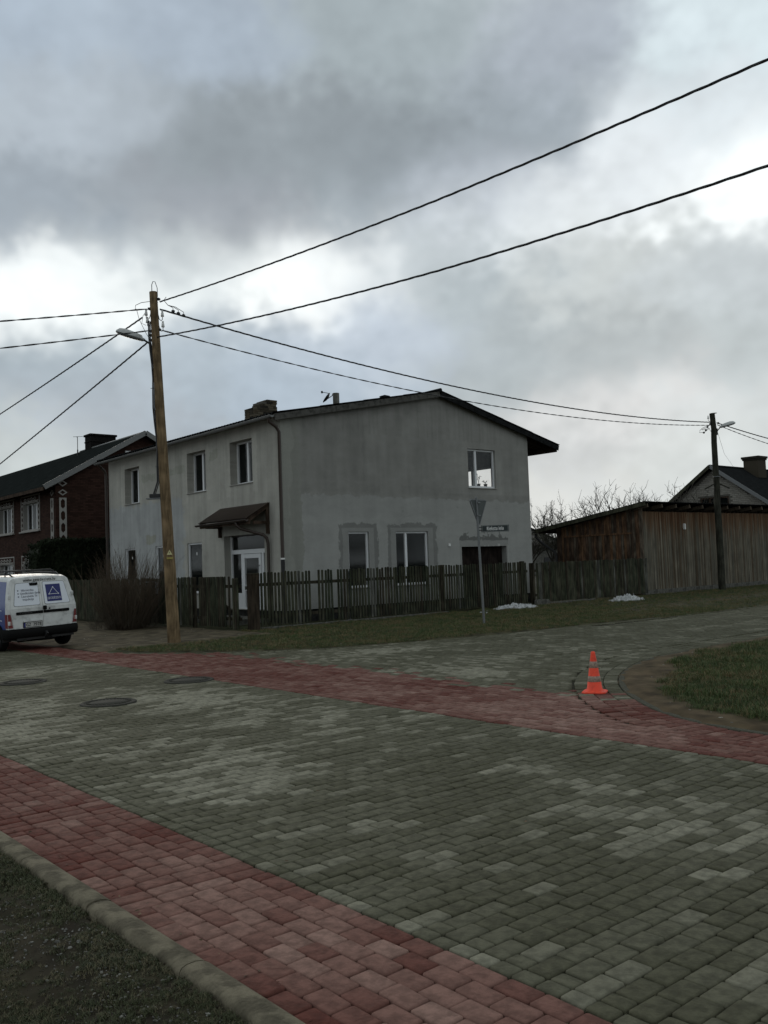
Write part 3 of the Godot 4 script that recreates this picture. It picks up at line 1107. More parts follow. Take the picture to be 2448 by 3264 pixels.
# ---------- plaster of the grey house ----------
func plaster_gable() -> ImageTexture:
	var w := 920
	var h := 620
	var im := Image.create(w, h, false, Image.FORMAT_RGB8)
	for j in h:
		var y := 7.75 * (1.0 - (j + 0.5) / h)
		for i in w:
			var u := HU0 + (HU1 - HU0) * (i + 0.5) / w
			var e := nz.get_noise_2d(u * 2.0, y * 2.0) * 0.10 + nz.get_noise_2d(u * 9.0, y * 9.0) * 0.05
			var n := nz.get_noise_2d(u * 0.8 + 30.0, y * 0.8)
			var s := nz.get_noise_2d(u * 3.2, y * 0.25 + 70.0)
			var g := 0.37 + 0.065 * n + 0.03 * s
			var tint := Vector3(1.02, 1.0, 0.93)
			# second coat below, ending in a ragged line
			if y + e < 3.95 - 0.01 * (u - 16.0) and u + e > 15.92:
				g = 0.47 + 0.045 * n + 0.02 * s
				if y + e > 3.25 + 0.3 * n and u < 22.0: g -= 0.02
				tint = Vector3(1.0, 1.0, 0.95)
			elif u + e < 15.92:
				g = 0.37 + 0.03 * s + (0.05 if u < 15.55 + 0.3 * n else 0.0)
				tint = Vector3(1.02, 1.02, 0.92)
			else:
				# trowelled patches of the upper coat
				if u + 2.0 * e > 22.2 + 0.6 * n and y > 4.1: g += 0.028
				if absf(u - 17.4 + e) < 1.1 and absf(y - 5.6 + e) < 1.2: g -= 0.02
				if u + e > 18.4 and u + e < 18.6 and y > 4.6: g -= 0.02
				if y + e > 4.02 and y + e < 4.35 + 0.25 * n and u < 23.5: g -= 0.022
				if absf(y - 6.9 - 0.12 * (u - 20.0) + e) < 0.10: g -= 0.03
			# fresh mortar round the openings
			for o in [[17.32, 18.92, 3.02], [19.36, 21.60, 3.02]]:
				if u + e > o[0] and u - e < o[1] and y + e * 1.2 < o[2]:
					g = 0.29 + 0.03 * n
					if u + e * 0.5 > o[0] + 0.13 and u < o[1] - 0.16 and y < o[2] - 0.13: g = 0.38 + 0.03 * n
			if u > 22.72 and u < 25.30 and y + e * 2.2 < 2.62 + 0.10 * nz.get_noise_2d(u * 5.0, 2.0):
				g = 0.23 if y > 2.42 + 0.3 * e else 0.40
				if y < 2.24 + 0.10 * nz.get_noise_2d(u * 7.0, 5.0) and u > 23.9 and nz.get_noise_2d(u * 4.0, 8.0) > -0.05: g = 0.6
			if u > 23.02 + e and u < 25.05 - e and y > 4.05 + e and y < 6.0 + e: g += 0.02
			if absf(nz.get_noise_2d(u * 0.45 + 60.0, y * 0.6)) < 0.004 and nz.get_noise_2d(u * 0.9, y * 0.9 + 33.0) > 0.1: g *= 0.82
			if y > 6.0 and nz.get_noise_2d(u * 4.0, y * 0.15 + 3.0) > 0.22: g *= 0.92
			g *= 0.93 + 0.08 * nz.get_noise_2d(u * 22.0, y * 22.0) + 0.05 * nz.get_noise_2d(u * 1.3 + 5.0, y * 4.0)
			im.set_pixel(i, j, Color(g * tint.x, g * tint.y, g * tint.z).linear_to_srgb())
	return ImageTexture.create_from_image(im)

func plaster_front() -> ImageTexture:
	var w := 900
	var h := 450
	var im := Image.create(w, h, false, Image.FORMAT_RGB8)
	for j in h:
		var y := 6.4 * (1.0 - (j + 0.5) / h)
		for i in w:
			var v := HV0 + (HV1 - HV0) * (i + 0.5) / w
			var e := nz.get_noise_2d(v * 2.0 + 200.0, y * 2.0) * 0.10 + nz.get_noise_2d(v * 9.0, y * 9.0 + 90.0) * 0.05
			var n := nz.get_noise_2d(v * 0.9 + 130.0, y * 0.7)
			var s := nz.get_noise_2d(v * 3.0, y * 0.22 + 170.0)
			var g := 0.54 + 0.08 * n + 0.05 * s
			var tint := Vector3(1.03, 1.0, 0.90)
			if v + 3.0 * e > 28.9 and y < 4.3 + 2.0 * e:
				g -= 0.005
				tint = Vector3(0.98, 1.0, 0.99)
			# lighter bands beside the upper windows
			for o in [[24.24, 25.61], [27.24, 28.57], [32.44, 33.76]]:
				if y > 4.1 + e and y < 6.0 and ((v + e > o[1] and v + e < o[1] + 0.35) or (v + e < o[0] and v + e > o[0] - 0.28)): g += 0.06
				# streaks under the sills
				if y < 4.4 and y > 3.1 + 2.0 * n and absf(v - o[0] - 0.1 + e) < 0.16: g -= 0.03
			# darker patches left from the scaffolding
			for p in [[26.35, 27.0, 5.40, 5.75], [28.75, 30.3, 5.20, 5.45], [31.0, 32.2, 5.15, 5.40], [31.1, 31.9, 2.75, 3.1]]:
				if v + e > p[0] and v + e < p[1] and y + e > p[2] and y + e < p[3]:
					g -= 0.085
					tint = Vector3(1.02, 1.02, 0.88)
			if v + e > 26.2 and v + e < 26.6 and y > 2.0 and y < 4.0: g += 0.025
			if absf(nz.get_noise_2d(v * 0.45 + 160.0, y * 0.6)) < 0.004 and nz.get_noise_2d(v * 0.9, y * 0.9 + 133.0) > 0.1: g *= 0.82
			if nz.get_noise_2d(v * 4.0 + 20.0, y * 0.15 + 9.0) > 0.25: g *= 0.93
			g *= 0.95 + 0.08 * nz.get_noise_2d(v * 22.0, y * 22.0) + 0.05 * nz.get_noise_2d(v * 1.3 + 5.0, y * 4.0)
			im.set_pixel(i, j, Color(g * tint.x, g * tint.y, g * tint.z).linear_to_srgb())
	return ImageTexture.create_from_image(im)

func plaster_mat(t: Texture2D) -> StandardMaterial3D:
	var m := mat(Color.WHITE, 0.95)
	m.albedo_texture = t
	m.metallic_specular = 0.22
	m.detail_enabled = true
	m.detail_blend_mode = BaseMaterial3D.BLEND_MODE_MUL
	m.detail_albedo = M.fine
	m.detail_uv_layer = BaseMaterial3D.DETAIL_UV_2
	m.uv2_triplanar = true
	m.uv2_world_triplanar = true
	m.uv2_scale = Vector3.ONE * 1.7
	return m

func roof_y(u: float) -> float:
	return 7.71 - (21.86 - u) * 0.195 if u < 21.86 else 7.71 - (u - 21.86) * 0.242

func make_grey_house() -> void:
	var t := thing("grey_house", W(20.9, 0, 28.9), "two-storey grey plastered house with a low corrugated gable roof on the street corner", "house")
	var fg := func(x: float, y: float, d: float) -> Vector3: return W(x, y, HV0 + d)
	var ff := func(x: float, y: float, d: float) -> Vector3: return W(HU0 + d, y, x)
	var fe := func(x: float, y: float, d: float) -> Vector3: return W(HU1 - d, y, x)
	# gable wall
	var gh := [[17.7, 18.55, 0.95, 2.76, 0.14], [19.72, 21.2, 0.95, 2.76, 0.14], [23.32, 24.78, 4.34, 5.77, 0.16], [22.82, 25.2, 0.02, 2.2, 0.3]]
	var st := st_new()
	wall(st, fg, HU0, HU1, 0.38, 6.25, gh.slice(0, 3) + [[22.82, 25.2, 0.38, 2.2, 0.3]], HU1 - HU0, 7.75, HU0)
	var top := [[HU0, 6.25], [HU1, 6.25], [HU1, roof_y(HU1) - 0.08], [21.86, 7.60], [HU0, roof_y(HU0) - 0.08]]
	for k in range(1, 4):
		for q in [top[0], top[k + 1], top[k]]:
			st.set_uv(Vector2((q[0] - HU0) / (HU1 - HU0), 1.0 - q[1] / 7.75))
			st.add_vertex(W(q[0], q[1], HV0))
	part("gable_wall", st, plaster_mat(plaster_gable()), t)
	# street front
	var fh := [[24.24, 25.61, 4.44, 5.86, 0.34], [27.24, 28.57, 4.42, 5.84, 0.34], [32.44, 33.76, 4.40, 5.82, 0.34], [27.63, 28.68, 0.9, 2.66, 0.12], [30.25, 31.19, 0.9, 2.65, 0.12], [32.91, 33.85, 0.9, 2.64, 0.12], [23.66, 26.12, 0.39, 2.79, 0.30]]
	st = st_new()
	wall(st, ff, HV0, HV1, 0.38, 6.36, fh, HV1 - HV0, 6.4, HV0)
	part("front_wall", st, plaster_mat(plaster_front()), t)
	# the other two sides
	var pl := rough_mat(lin(0.24, 0.235, 0.215), M.blot, 0.4, 0.95, M.fine, 2.0)
	st = st_new()
	wall(st, fe, HV0, HV1, 0.38, 6.5, [[23.3, 26.6, 4.35, 5.42, 0.2]], HV1 - HV0, 6.4, HV0)
	part("side_wall", st, pl, t)
	st = st_new()
	quad(st, W(HU1, 0.0, HV1), W(HU0, 0.0, HV1), W(HU0, 6.36, HV1), W(HU1, 6.5, HV1))
	tri(st, W(HU1, 6.5, HV1), W(HU0, 6.36, HV1), W(21.86, 7.6, HV1))
	part("rear_wall", st, pl, t)
	# plinth, set back a little
	st = st_new()
	var a := 0.05
	quad(st, W(HU0 + a, -0.05, HV0 + a), W(HU1 - a, -0.05, HV0 + a), W(HU1 - a, 0.40, HV0 + a), W(HU0 + a, 0.40, HV0 + a))
	quad(st, W(HU0 + a, -0.05, HV1), W(HU0 + a, -0.05, HV0 + a), W(HU0 + a, 0.40, HV0 + a), W(HU0 + a, 0.40, HV1))
	quad(st, W(HU1 - a, -0.05, HV0 + a), W(HU1 - a, -0.05, HV1), W(HU1 - a, 0.40, HV1), W(HU1 - a, 0.40, HV0 + a))
	quad(st, W(HU0, 0.38, HV0), W(HU1, 0.38, HV0), W(HU1, 0.38, HV0 + a), W(HU0, 0.38, HV0 + a))
	quad(st, W(HU0, 0.38, HV0), W(HU0, 0.38, HV1), W(HU0 + a, 0.38, HV1), W(HU0 + a, 0.38, HV0))
	part("plinth", st, M.plinth, t)
	# inside: floors and a partition, so that the windows look into rooms
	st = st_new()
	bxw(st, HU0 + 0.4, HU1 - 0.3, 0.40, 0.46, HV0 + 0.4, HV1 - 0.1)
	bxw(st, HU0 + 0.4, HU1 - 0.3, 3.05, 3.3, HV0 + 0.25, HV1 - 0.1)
	part("floor_slab", st, M.room_unlit_tone, t)
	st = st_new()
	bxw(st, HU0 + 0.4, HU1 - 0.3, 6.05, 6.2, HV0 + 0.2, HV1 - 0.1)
	part("ceiling", st, M.room_unlit_tone, t)
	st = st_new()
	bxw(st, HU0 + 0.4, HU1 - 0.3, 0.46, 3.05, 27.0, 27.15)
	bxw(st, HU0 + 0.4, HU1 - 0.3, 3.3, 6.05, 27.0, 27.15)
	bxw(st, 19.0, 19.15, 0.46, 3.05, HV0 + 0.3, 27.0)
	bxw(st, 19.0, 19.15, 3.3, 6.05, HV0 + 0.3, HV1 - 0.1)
	part("partition", st, M.room_unlit_tone, t)
	# windows
	for k in 3:
		var h: Array = fh[k]
		window(t, ff, h[0], h[1], h[2], h[3], h[4] - 0.04, [(h[0] + h[1]) / 2], M.pvc)
	for k in range(3, 6):
		var h: Array = fh[k]
		var wn := window(t, ff, h[0], h[1], h[2], h[3], h[4] - 0.04, [], M.pvc, 0.06)
		st = st_new()
		var p: Vector3 = ff.call((h[0] + h[1]) / 2 - 0.02, 2.28, h[4] - 0.037)
		box(st, p, Vector3(0.004, 0.10, 0.05))
		part("sticker", st, M.porcelain, wn)
	window(t, fg, 17.7, 18.55, 0.95, 2.76, 0.10, [], M.pvc, 0.06)
	window(t, fg, 19.72, 21.2, 0.95, 2.76, 0.10, [20.22], M.pvc, 0.06)
	window(t, fg, 23.32, 24.78, 4.34, 5.77, 0.12, [23.80], M.pvc)
	window(t, fe, 23.3, 26.6, 4.35, 5.42, 0.1, [24.4, 25.5], M.pvc, 0.06)
	# dark basement gate
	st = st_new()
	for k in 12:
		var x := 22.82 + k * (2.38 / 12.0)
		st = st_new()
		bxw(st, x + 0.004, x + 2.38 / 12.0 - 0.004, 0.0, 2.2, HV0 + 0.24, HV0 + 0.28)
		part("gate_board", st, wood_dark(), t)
	# entrance
	make_entrance(t)
	# roof
	var rf := Node3D.new()
	rf.name = "roof"
	t.add_child(rf, true)
	rf.transform = world_of(t).affine_inverse()
	st = st_new()
	var v0 := HV0 - 0.22
	var v1 := HV1 + 0.3
	corrugated(st, W(14.82, roof_y(14.82), v0), W(0, 0, v1 - v0), W(21.88 - 14.82, roof_y(21.88) - roof_y(14.82), 0))
	part("roof_sheet", st, M.roof_dark, rf)
	st = st_new()
	corrugated(st, W(28.35, roof_y(28.35), v0), W(0, 0, v1 - v0), W(21.84 - 28.35, roof_y(21.84) - roof_y(28.35), 0))
	part("roof_sheet", st, M.roof_dark, rf)
	st = st_new()
	tube(st, [W(21.86, 7.73, v0 - 0.02), W(21.86, 7.73, v1)], 0.07, 10)
	part("ridge_cap", st, M.roof_dark, rf)
	for sd in [[14.86, 21.84], [21.88, 28.3]]:
		st = st_new()
		var p: Vector3 = W(sd[0], roof_y(sd[0]) - 0.12, v0 + 0.02)
		var q: Vector3 = W(sd[1], roof_y(sd[1]) - 0.12, v0 + 0.02)
		beam(st, p, q, 0.03, 0.19)
		part("barge_board", st, M.barge if sd[0] < 20.0 else M.roof_dark, rf)
		st = st_new()
		quad(st, W(sd[0], roof_y(sd[0]) - 0.05, v0 + 0.04), W(sd[1], roof_y(sd[1]) - 0.05, v0 + 0.04), W(sd[1], roof_y(sd[1]) - 0.05, v1), W(sd[0], roof_y(sd[0]) - 0.05, v1))
		part("roof_boarding", st, M.board_brown[4], rf)
	for k in 15:
		st = st_new()
		var v := v0 + 0.5 + k * 0.88
		beam(st, W(26.5, roof_y(26.5) - 0.13, v), W(28.25, roof_y(28.25) - 0.13, v), 0.06, 0.14)
		part("rafter", st, M.board_brown[4], rf)
	st = st_new()
	bxw(st, 28.22, 28.30, roof_y(28.3) - 0.26, roof_y(28.3) - 0.05, v0 + 0.1, v1)
	part("fascia", st, M.board_brown[4], rf)
	# gutter and downpipe on the street side
	st = st_new()
	gutter(st, W(14.76, 6.27, v0 - 0.02), W(14.76, 6.22, v1), 0.07)
	part("gutter", st, M.gutter, t)
	st = st_new()
	tube(st, [W(14.76, 6.2, 22.55), W(14.78, 6.1, 22.55), W(15.0, 5.95, 22.52), W(15.1, 5.8, 22.52), W(15.1, 1.95, 22.52)], 0.055, 12)
	part("downpipe", st, M.brown_metal, t)
	st = st_new()
	tube(st, [W(15.1, 1.95, 22.52), W(15.1, 0.2, 22.52)], 0.062, 12)
	part("downpipe", st, M.black, t)
	st = st_new()
	tube(st, [W(15.1, 1.93, 22.52), W(15.1, 1.98, 22.52)], 0.072, 12)
	part("pipe_collar", st, M.porcelain, t)
	# downpipe at the far end of the front
	st = st_new()
	tube(st, [W(14.78, 6.15, 35.35), W(15.05, 5.9, 35.35), W(15.1, 5.7, 35.35), W(15.1, 0.2, 35.35)], 0.05, 10)
	part("downpipe", st, M.brown_metal, t)
	st = st_new()
	box(st, fg.call(22.2, 2.27, -0.02), Vector3(0.09, 0.1, 0.04), Basis(), 0.01)
	part("wall_vent", st, M.porcelain, t)
	# flue with an aerial
	st = st_new()
	lathe(st, [Vector2(0.12, 0.0), Vector2(0.12, 0.75), Vector2(0.095, 0.75), Vector2(0.095, 0.4)], 18, Transform3D(Basis(), W(20.0, 7.3, 26.0)))
	part("flue_pipe", st, M.concrete, t)
	make_dish(W(20.0, 8.0, 26.0))
	make_brick_chimney(t)
	st = st_new()
	lathe(st, [Vector2(0.0, 0.0), Vector2(0.16, 0.0), Vector2(0.2, 0.14), Vector2(0.0, 0.2)], 14, Transform3D(Basis(), W(21.0, 7.62, 24.4)))
	part("roof_vent", st, M.roof_dark, t)

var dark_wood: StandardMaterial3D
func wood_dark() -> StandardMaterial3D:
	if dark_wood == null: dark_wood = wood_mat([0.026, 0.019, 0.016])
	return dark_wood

func gutter(st: SurfaceTool, a: Vector3, b: Vector3, r: float) -> void:
	var d := (b - a).normalized()
	var x := d.cross(Vector3.UP).normalized()
	st.set_smooth_group(1)
	for k in 8:
		var p := func(i: int, rr: float) -> Vector3:
			var t := PI * i / 8.0
			return x * cos(t) * rr - Vector3.UP * sin(t) * rr
		quad(st, a + p.call(k, r), b + p.call(k, r), b + p.call(k + 1, r), a + p.call(k + 1, r))
		quad(st, a + p.call(k + 1, r - 0.006), b + p.call(k + 1, r - 0.006), b + p.call(k, r - 0.006), a + p.call(k, r - 0.006))
	st.set_smooth_group(-1)
	tube(st, [a + x * r, b + x * r], 0.009, 6)
	tube(st, [a - x * r, b - x * r], 0.009, 6)
	for e in [a, b]:
		for k in range(1, 8):
			tri(st, e + x * r, e + x * cos(PI * k / 8.0) * r - Vector3.UP * sin(PI * k / 8.0) * r, e + x * cos(PI * (k + 1) / 8.0) * r - Vector3.UP * sin(PI * (k + 1) / 8.0) * r)

func make_dish(at: Vector3) -> void:
	var t := thing("satellite_dish", at, "small dark satellite dish on the roof flue pipe", "satellite dish")
	var dir := Basis(Vector3.UP, deg_to_rad(-40.4))
	var st := st_new()
	var xf := Transform3D(dir * Basis(Vector3.BACK, deg_to_rad(52.0)), at + dir * Vector3(-0.30, -0.16, 0.1))
	lathe(st, [Vector2(0.0, 0.0), Vector2(0.10, 0.01), Vector2(0.22, 0.06), Vector2(0.215, 0.07), Vector2(0.10, 0.022), Vector2(0.0, 0.012)], 20, xf)
	part("reflector", st, M.black, t)
	st = st_new()
	tube(st, [xf * Vector3(0.2, 0.05, 0), xf * Vector3(0.08, 0.30, 0)], 0.012, 6)
	box(st, xf * Vector3(0.07, 0.32, 0), Vector3(0.05, 0.08, 0.05))
	part("feed_arm", st, M.black, t)
	st = st_new()
	tube(st, [xf * Vector3(0, 0, 0), at + dir * Vector3(-0.14, -0.04, 0.03), at + dir * Vector3(-0.11, 0.05, 0.0)], 0.016, 6)
	part("bracket", st, M.black, t)

func make_brick_chimney(t: Node3D) -> void:
	var ch := Node3D.new()
	ch.name = "chimney"
	t.add_child(ch, true)
	ch.transform = world_of(t).affine_inverse()
	# centre, size across and along; the stub is stepped
	var u0 := 17.72
	var u1 := 18.72
	var v0 := 28.0
	var v1 := 28.7
	var st := st_new()
	bxw(st, u0 + 0.02, u1 - 0.02, 6.4, 7.66, v0 + 0.02, v1 - 0.02)
	part("mortar_core", st, M.mortar, ch)
	st = st_new()
	bxw(st, u0 + 0.36, u1 - 0.02, 7.6, 7.9, v0 + 0.02, v1 - 0.02)
	part("mortar_core", st, M.mortar, ch)
	var m := BoxMesh.new()
	m.size = Vector3(1, 1, 1)
	for row in 16:
		var y := 6.72 + row * 0.082
		var lo := u0 if y < 7.68 else u0 + 0.34
		if y > 7.95: continue
		if y > 7.86: lo = u0 + 0.55
		var x := lo - (0.125 if row % 2 else 0.0)
		while x < u1:
			var a := maxf(x + 0.006, lo)
			var b := minf(x + 0.244, u1)
			if b - a > 0.04:
				for vv in [v0, v1]:
					placed("brick", m, M.chimney_brick[rng.randi() % (4 if x > u0 + 0.3 else 3)], ch, Transform3D(Basis().scaled(Vector3(b - a, 0.07, 0.11)), W((a + b) / 2, y, vv + (0.05 if vv == v0 else -0.05) + rng.randfn(0, 0.004))))
			x += 0.25
		var z := v0 + 0.12
		while z < v1 - 0.12:
			for uu in [lo, u1]:
				placed("brick", m, M.chimney_brick[rng.randi() % 4], ch, Transform3D(Basis().scaled(Vector3(0.11, 0.07, 0.215)), W(uu + (0.05 if uu == lo else -0.05), y, z + 0.11)))
			z += 0.23

func make_entrance(t: Node3D) -> void:
	# white door with side lights and a dark fanlight
	var d := Node3D.new()
	d.name = "entrance_door"
	t.add_child(d, true)
	d.transform = world_of(t).affine_inverse()
	var bar := func(called: String, v0: float, v1: float, y0: float, y1: float, m: Material, d0 := 0.24, d1 := 0.30) -> void:
		var st := st_new()
		if m == M.glass: quad(st, W(HU0 + d0, y0, v1), W(HU0 + d0, y0, v0), W(HU0 + d0, y1, v0), W(HU0 + d0, y1, v1))
		else: bxw(st, HU0 + d0, HU0 + d1, y0, y1, v0, v1, 0.006)
		part(called, st, m, d)
	bar.call("frame", 23.66, 23.74, 0.2, 2.79, M.pvc)
	bar.call("frame", 26.04, 26.12, 0.2, 2.79, M.pvc)
	bar.call("frame", 23.74, 26.04, 2.18, 2.32, M.pvc)
	bar.call("frame", 23.74, 26.04, 2.75, 2.79, M.brown_metal)
	bar.call("pane", 23.74, 26.04, 2.32, 2.75, M.glass, 0.265, 0.275)
	bar.call("frame", 25.36, 25.46, 0.2, 2.18, M.pvc)
	bar.call("frame", 24.10, 24.22, 0.2, 2.18, M.pvc)
	bar.call("pane", 25.46, 26.04, 0.9, 2.18, M.glass, 0.265, 0.275)
	bar.call("pane", 23.74, 24.10, 0.9, 2.18, M.glass, 0.265, 0.275)
	bar.call("panel", 25.46, 26.04, 0.2, 0.9, M.pvc, 0.255, 0.29)
	bar.call("panel", 23.74, 24.10, 0.2, 0.9, M.pvc, 0.255, 0.29)
	# the leaf
	bar.call("door_leaf", 25.22, 25.35, 0.22, 2.17, M.pvc, 0.215, 0.285)
	bar.call("door_leaf", 24.23, 24.36, 0.22, 2.17, M.pvc, 0.215, 0.285)
	bar.call("door_leaf", 24.36, 25.22, 2.03, 2.17, M.pvc, 0.215, 0.285)
	bar.call("door_leaf", 24.36, 25.22, 0.22, 0.42, M.pvc, 0.215, 0.285)
	bar.call("door_leaf", 24.36, 25.22, 0.98, 1.14, M.pvc, 0.215, 0.285)
	bar.call("pane", 24.36, 25.22, 1.14, 2.03, M.glass, 0.245, 0.255)
	bar.call("pane", 24.36, 25.22, 0.42, 0.98, M.glass, 0.245, 0.255)
	var st := st_new()
	tube(st, [W(HU0 + 0.215, 1.15, 24.29), W(HU0 + 0.15, 1.2, 24.29), W(HU0 + 0.15, 1.75, 24.29), W(HU0 + 0.215, 1.8, 24.29)], 0.016, 8)
	part("pull_handle", st, M.grey_metal, d)
	# two steps
	st = st_new()
	bxw(st, 14.0, HU0 + 0.05, -0.03, 0.18, 23.5, 26.3, 0.015)
	part("door_step", st, M.concrete, t)
	# canopy
	var c := Node3D.new()
	c.name = "door_canopy"
	t.add_child(c, true)
	c.transform = world_of(t).affine_inverse()
	st = st_new()
	corrugated(st, W(14.38, 3.22, 23.3), W(0, 0, 3.05), W(0.82, 0.5, 0), 0.11, 0.016)
	part("roof_sheet", st, M.brown_metal, c)
	for v in [23.36, 26.28]:
		st = st_new()
		beam(st, W(14.42, 3.16, v), W(15.2, 3.66, v), 0.05, 0.12)
		beam(st, W(14.62, 3.10, v), W(15.2, 3.10, v), 0.06, 0.10)
		beam(st, W(15.14, 2.75, v), W(15.14, 3.62, v), 0.07, 0.10)
		part("bracket", st, M.board_brown[4], c)
	st = st_new()
	bxw(st, 14.42, 14.48, 3.05, 3.18, 23.3, 26.33)
	part("beam", st, M.board_brown[4], c)
	st = st_new()
	gutter(st, W(14.33, 3.18, 23.25), W(14.33, 3.16, 26.4), 0.055)
	part("gutter", st, M.brown_metal, c)
	st = st_new()
	tube(st, [W(14.33, 3.12, 23.9), W(14.35, 3.03, 23.87), W(14.45, 2.93, 23.8), W(14.95, 2.72, 23.35), W(15.06, 2.62, 23.31), W(15.1, 2.45, 23.30), W(15.1, 0.3, 23.30)], 0.05, 12)
	part("downpipe", st, M.brown_metal, c)

# ---------- fences ----------
func picket_mesh(w: float, h: float, t := 0.022) -> ArrayMesh:
	var o := PackedVector2Array([Vector2(-w / 2, 0), Vector2(w / 2, 0), Vector2(w / 2, h - w * 0.35)])
	for k in range(1, 6):
		var a := PI * k / 6.0
		o.append(Vector2(cos(a) * w / 2, h - w * 0.35 + sin(a) * w * 0.35))
	o.append(Vector2(-w / 2, h - w * 0.35))
	var st := st_new()
	prism(st, o, t, Transform3D(Basis(), Vector3(0, 0, -t / 2)))
	return mesh_of(st)

# a fence from (u0, v0) to (u1, v1): pickets on the street side of two rails
func fence(called: String, label: String, u0: float, v0: float, u1: float, v1: float, gap: float, hgt: float, posts: Array, missing: Array, close := 0.0, grey := 0.04, wide := 1.0) -> Node3D:
	var t := thing(called, W(u0, 0, v0), label, "fence", "picket fences round the corner plot")
	var d := Vector2(u1 - u0, v1 - v0)
	var l := d.length()
	d /= l
	var b := Basis(Vector3.UP, atan2(d.y, d.x))
	var nrm := Vector2(d.y, -d.x)      # street side for a fence that runs towards +u; flipped below when needed
	if nrm.dot(Vector2(u0, v0)) > 0.0: nrm = -nrm
	var ms := [picket_mesh(wide * 0.070, hgt - 0.08, 0.018), picket_mesh(wide * 0.066, hgt - 0.1, 0.018), picket_mesh(wide * 0.075, hgt - 0.07, 0.018)]
	var s := 0.05
	while s < l - 0.03:
		var skip := false
		for m in missing:
			if s > m[0] and s < m[1]: skip = true
		var g := gap if s < l - close else 0.094
		if not skip:
			var p := Vector2(u0, v0) + d * s + nrm * 0.035
			var mt: Material = M.picket_grey if rng.randf() < grey else M.picket[rng.randi() % 4]
			placed("picket", ms[rng.randi() % 3], mt, t, Transform3D(b * Basis(Vector3.BACK, rng.randfn(0, 0.007)) * Basis(Vector3.RIGHT, rng.randfn(0, 0.006)), W(p.x, 0.09 + rng.randfn(0, 0.007), p.y)))
		s += g + rng.randfn(0, 0.003)
	for y in [0.36, 1.24]:
		var st := st_new()
		beam(st, W(u0, y, v0), W(u1, y, v1), 0.04, 0.09)
		part("rail", st, M.picket[3], t)
	for q in posts:
		var st := st_new()
		var p: Vector2 = Vector2(u0, v0) + d * q[0] - nrm * 0.06
		box(st, W(p.x, (hgt + q[2]) / 2 - 0.1, p.y), Vector3(q[1], hgt + q[2] + 0.2, q[1]), b, 0.01)
		part("post", st, q[3], t)
	return t

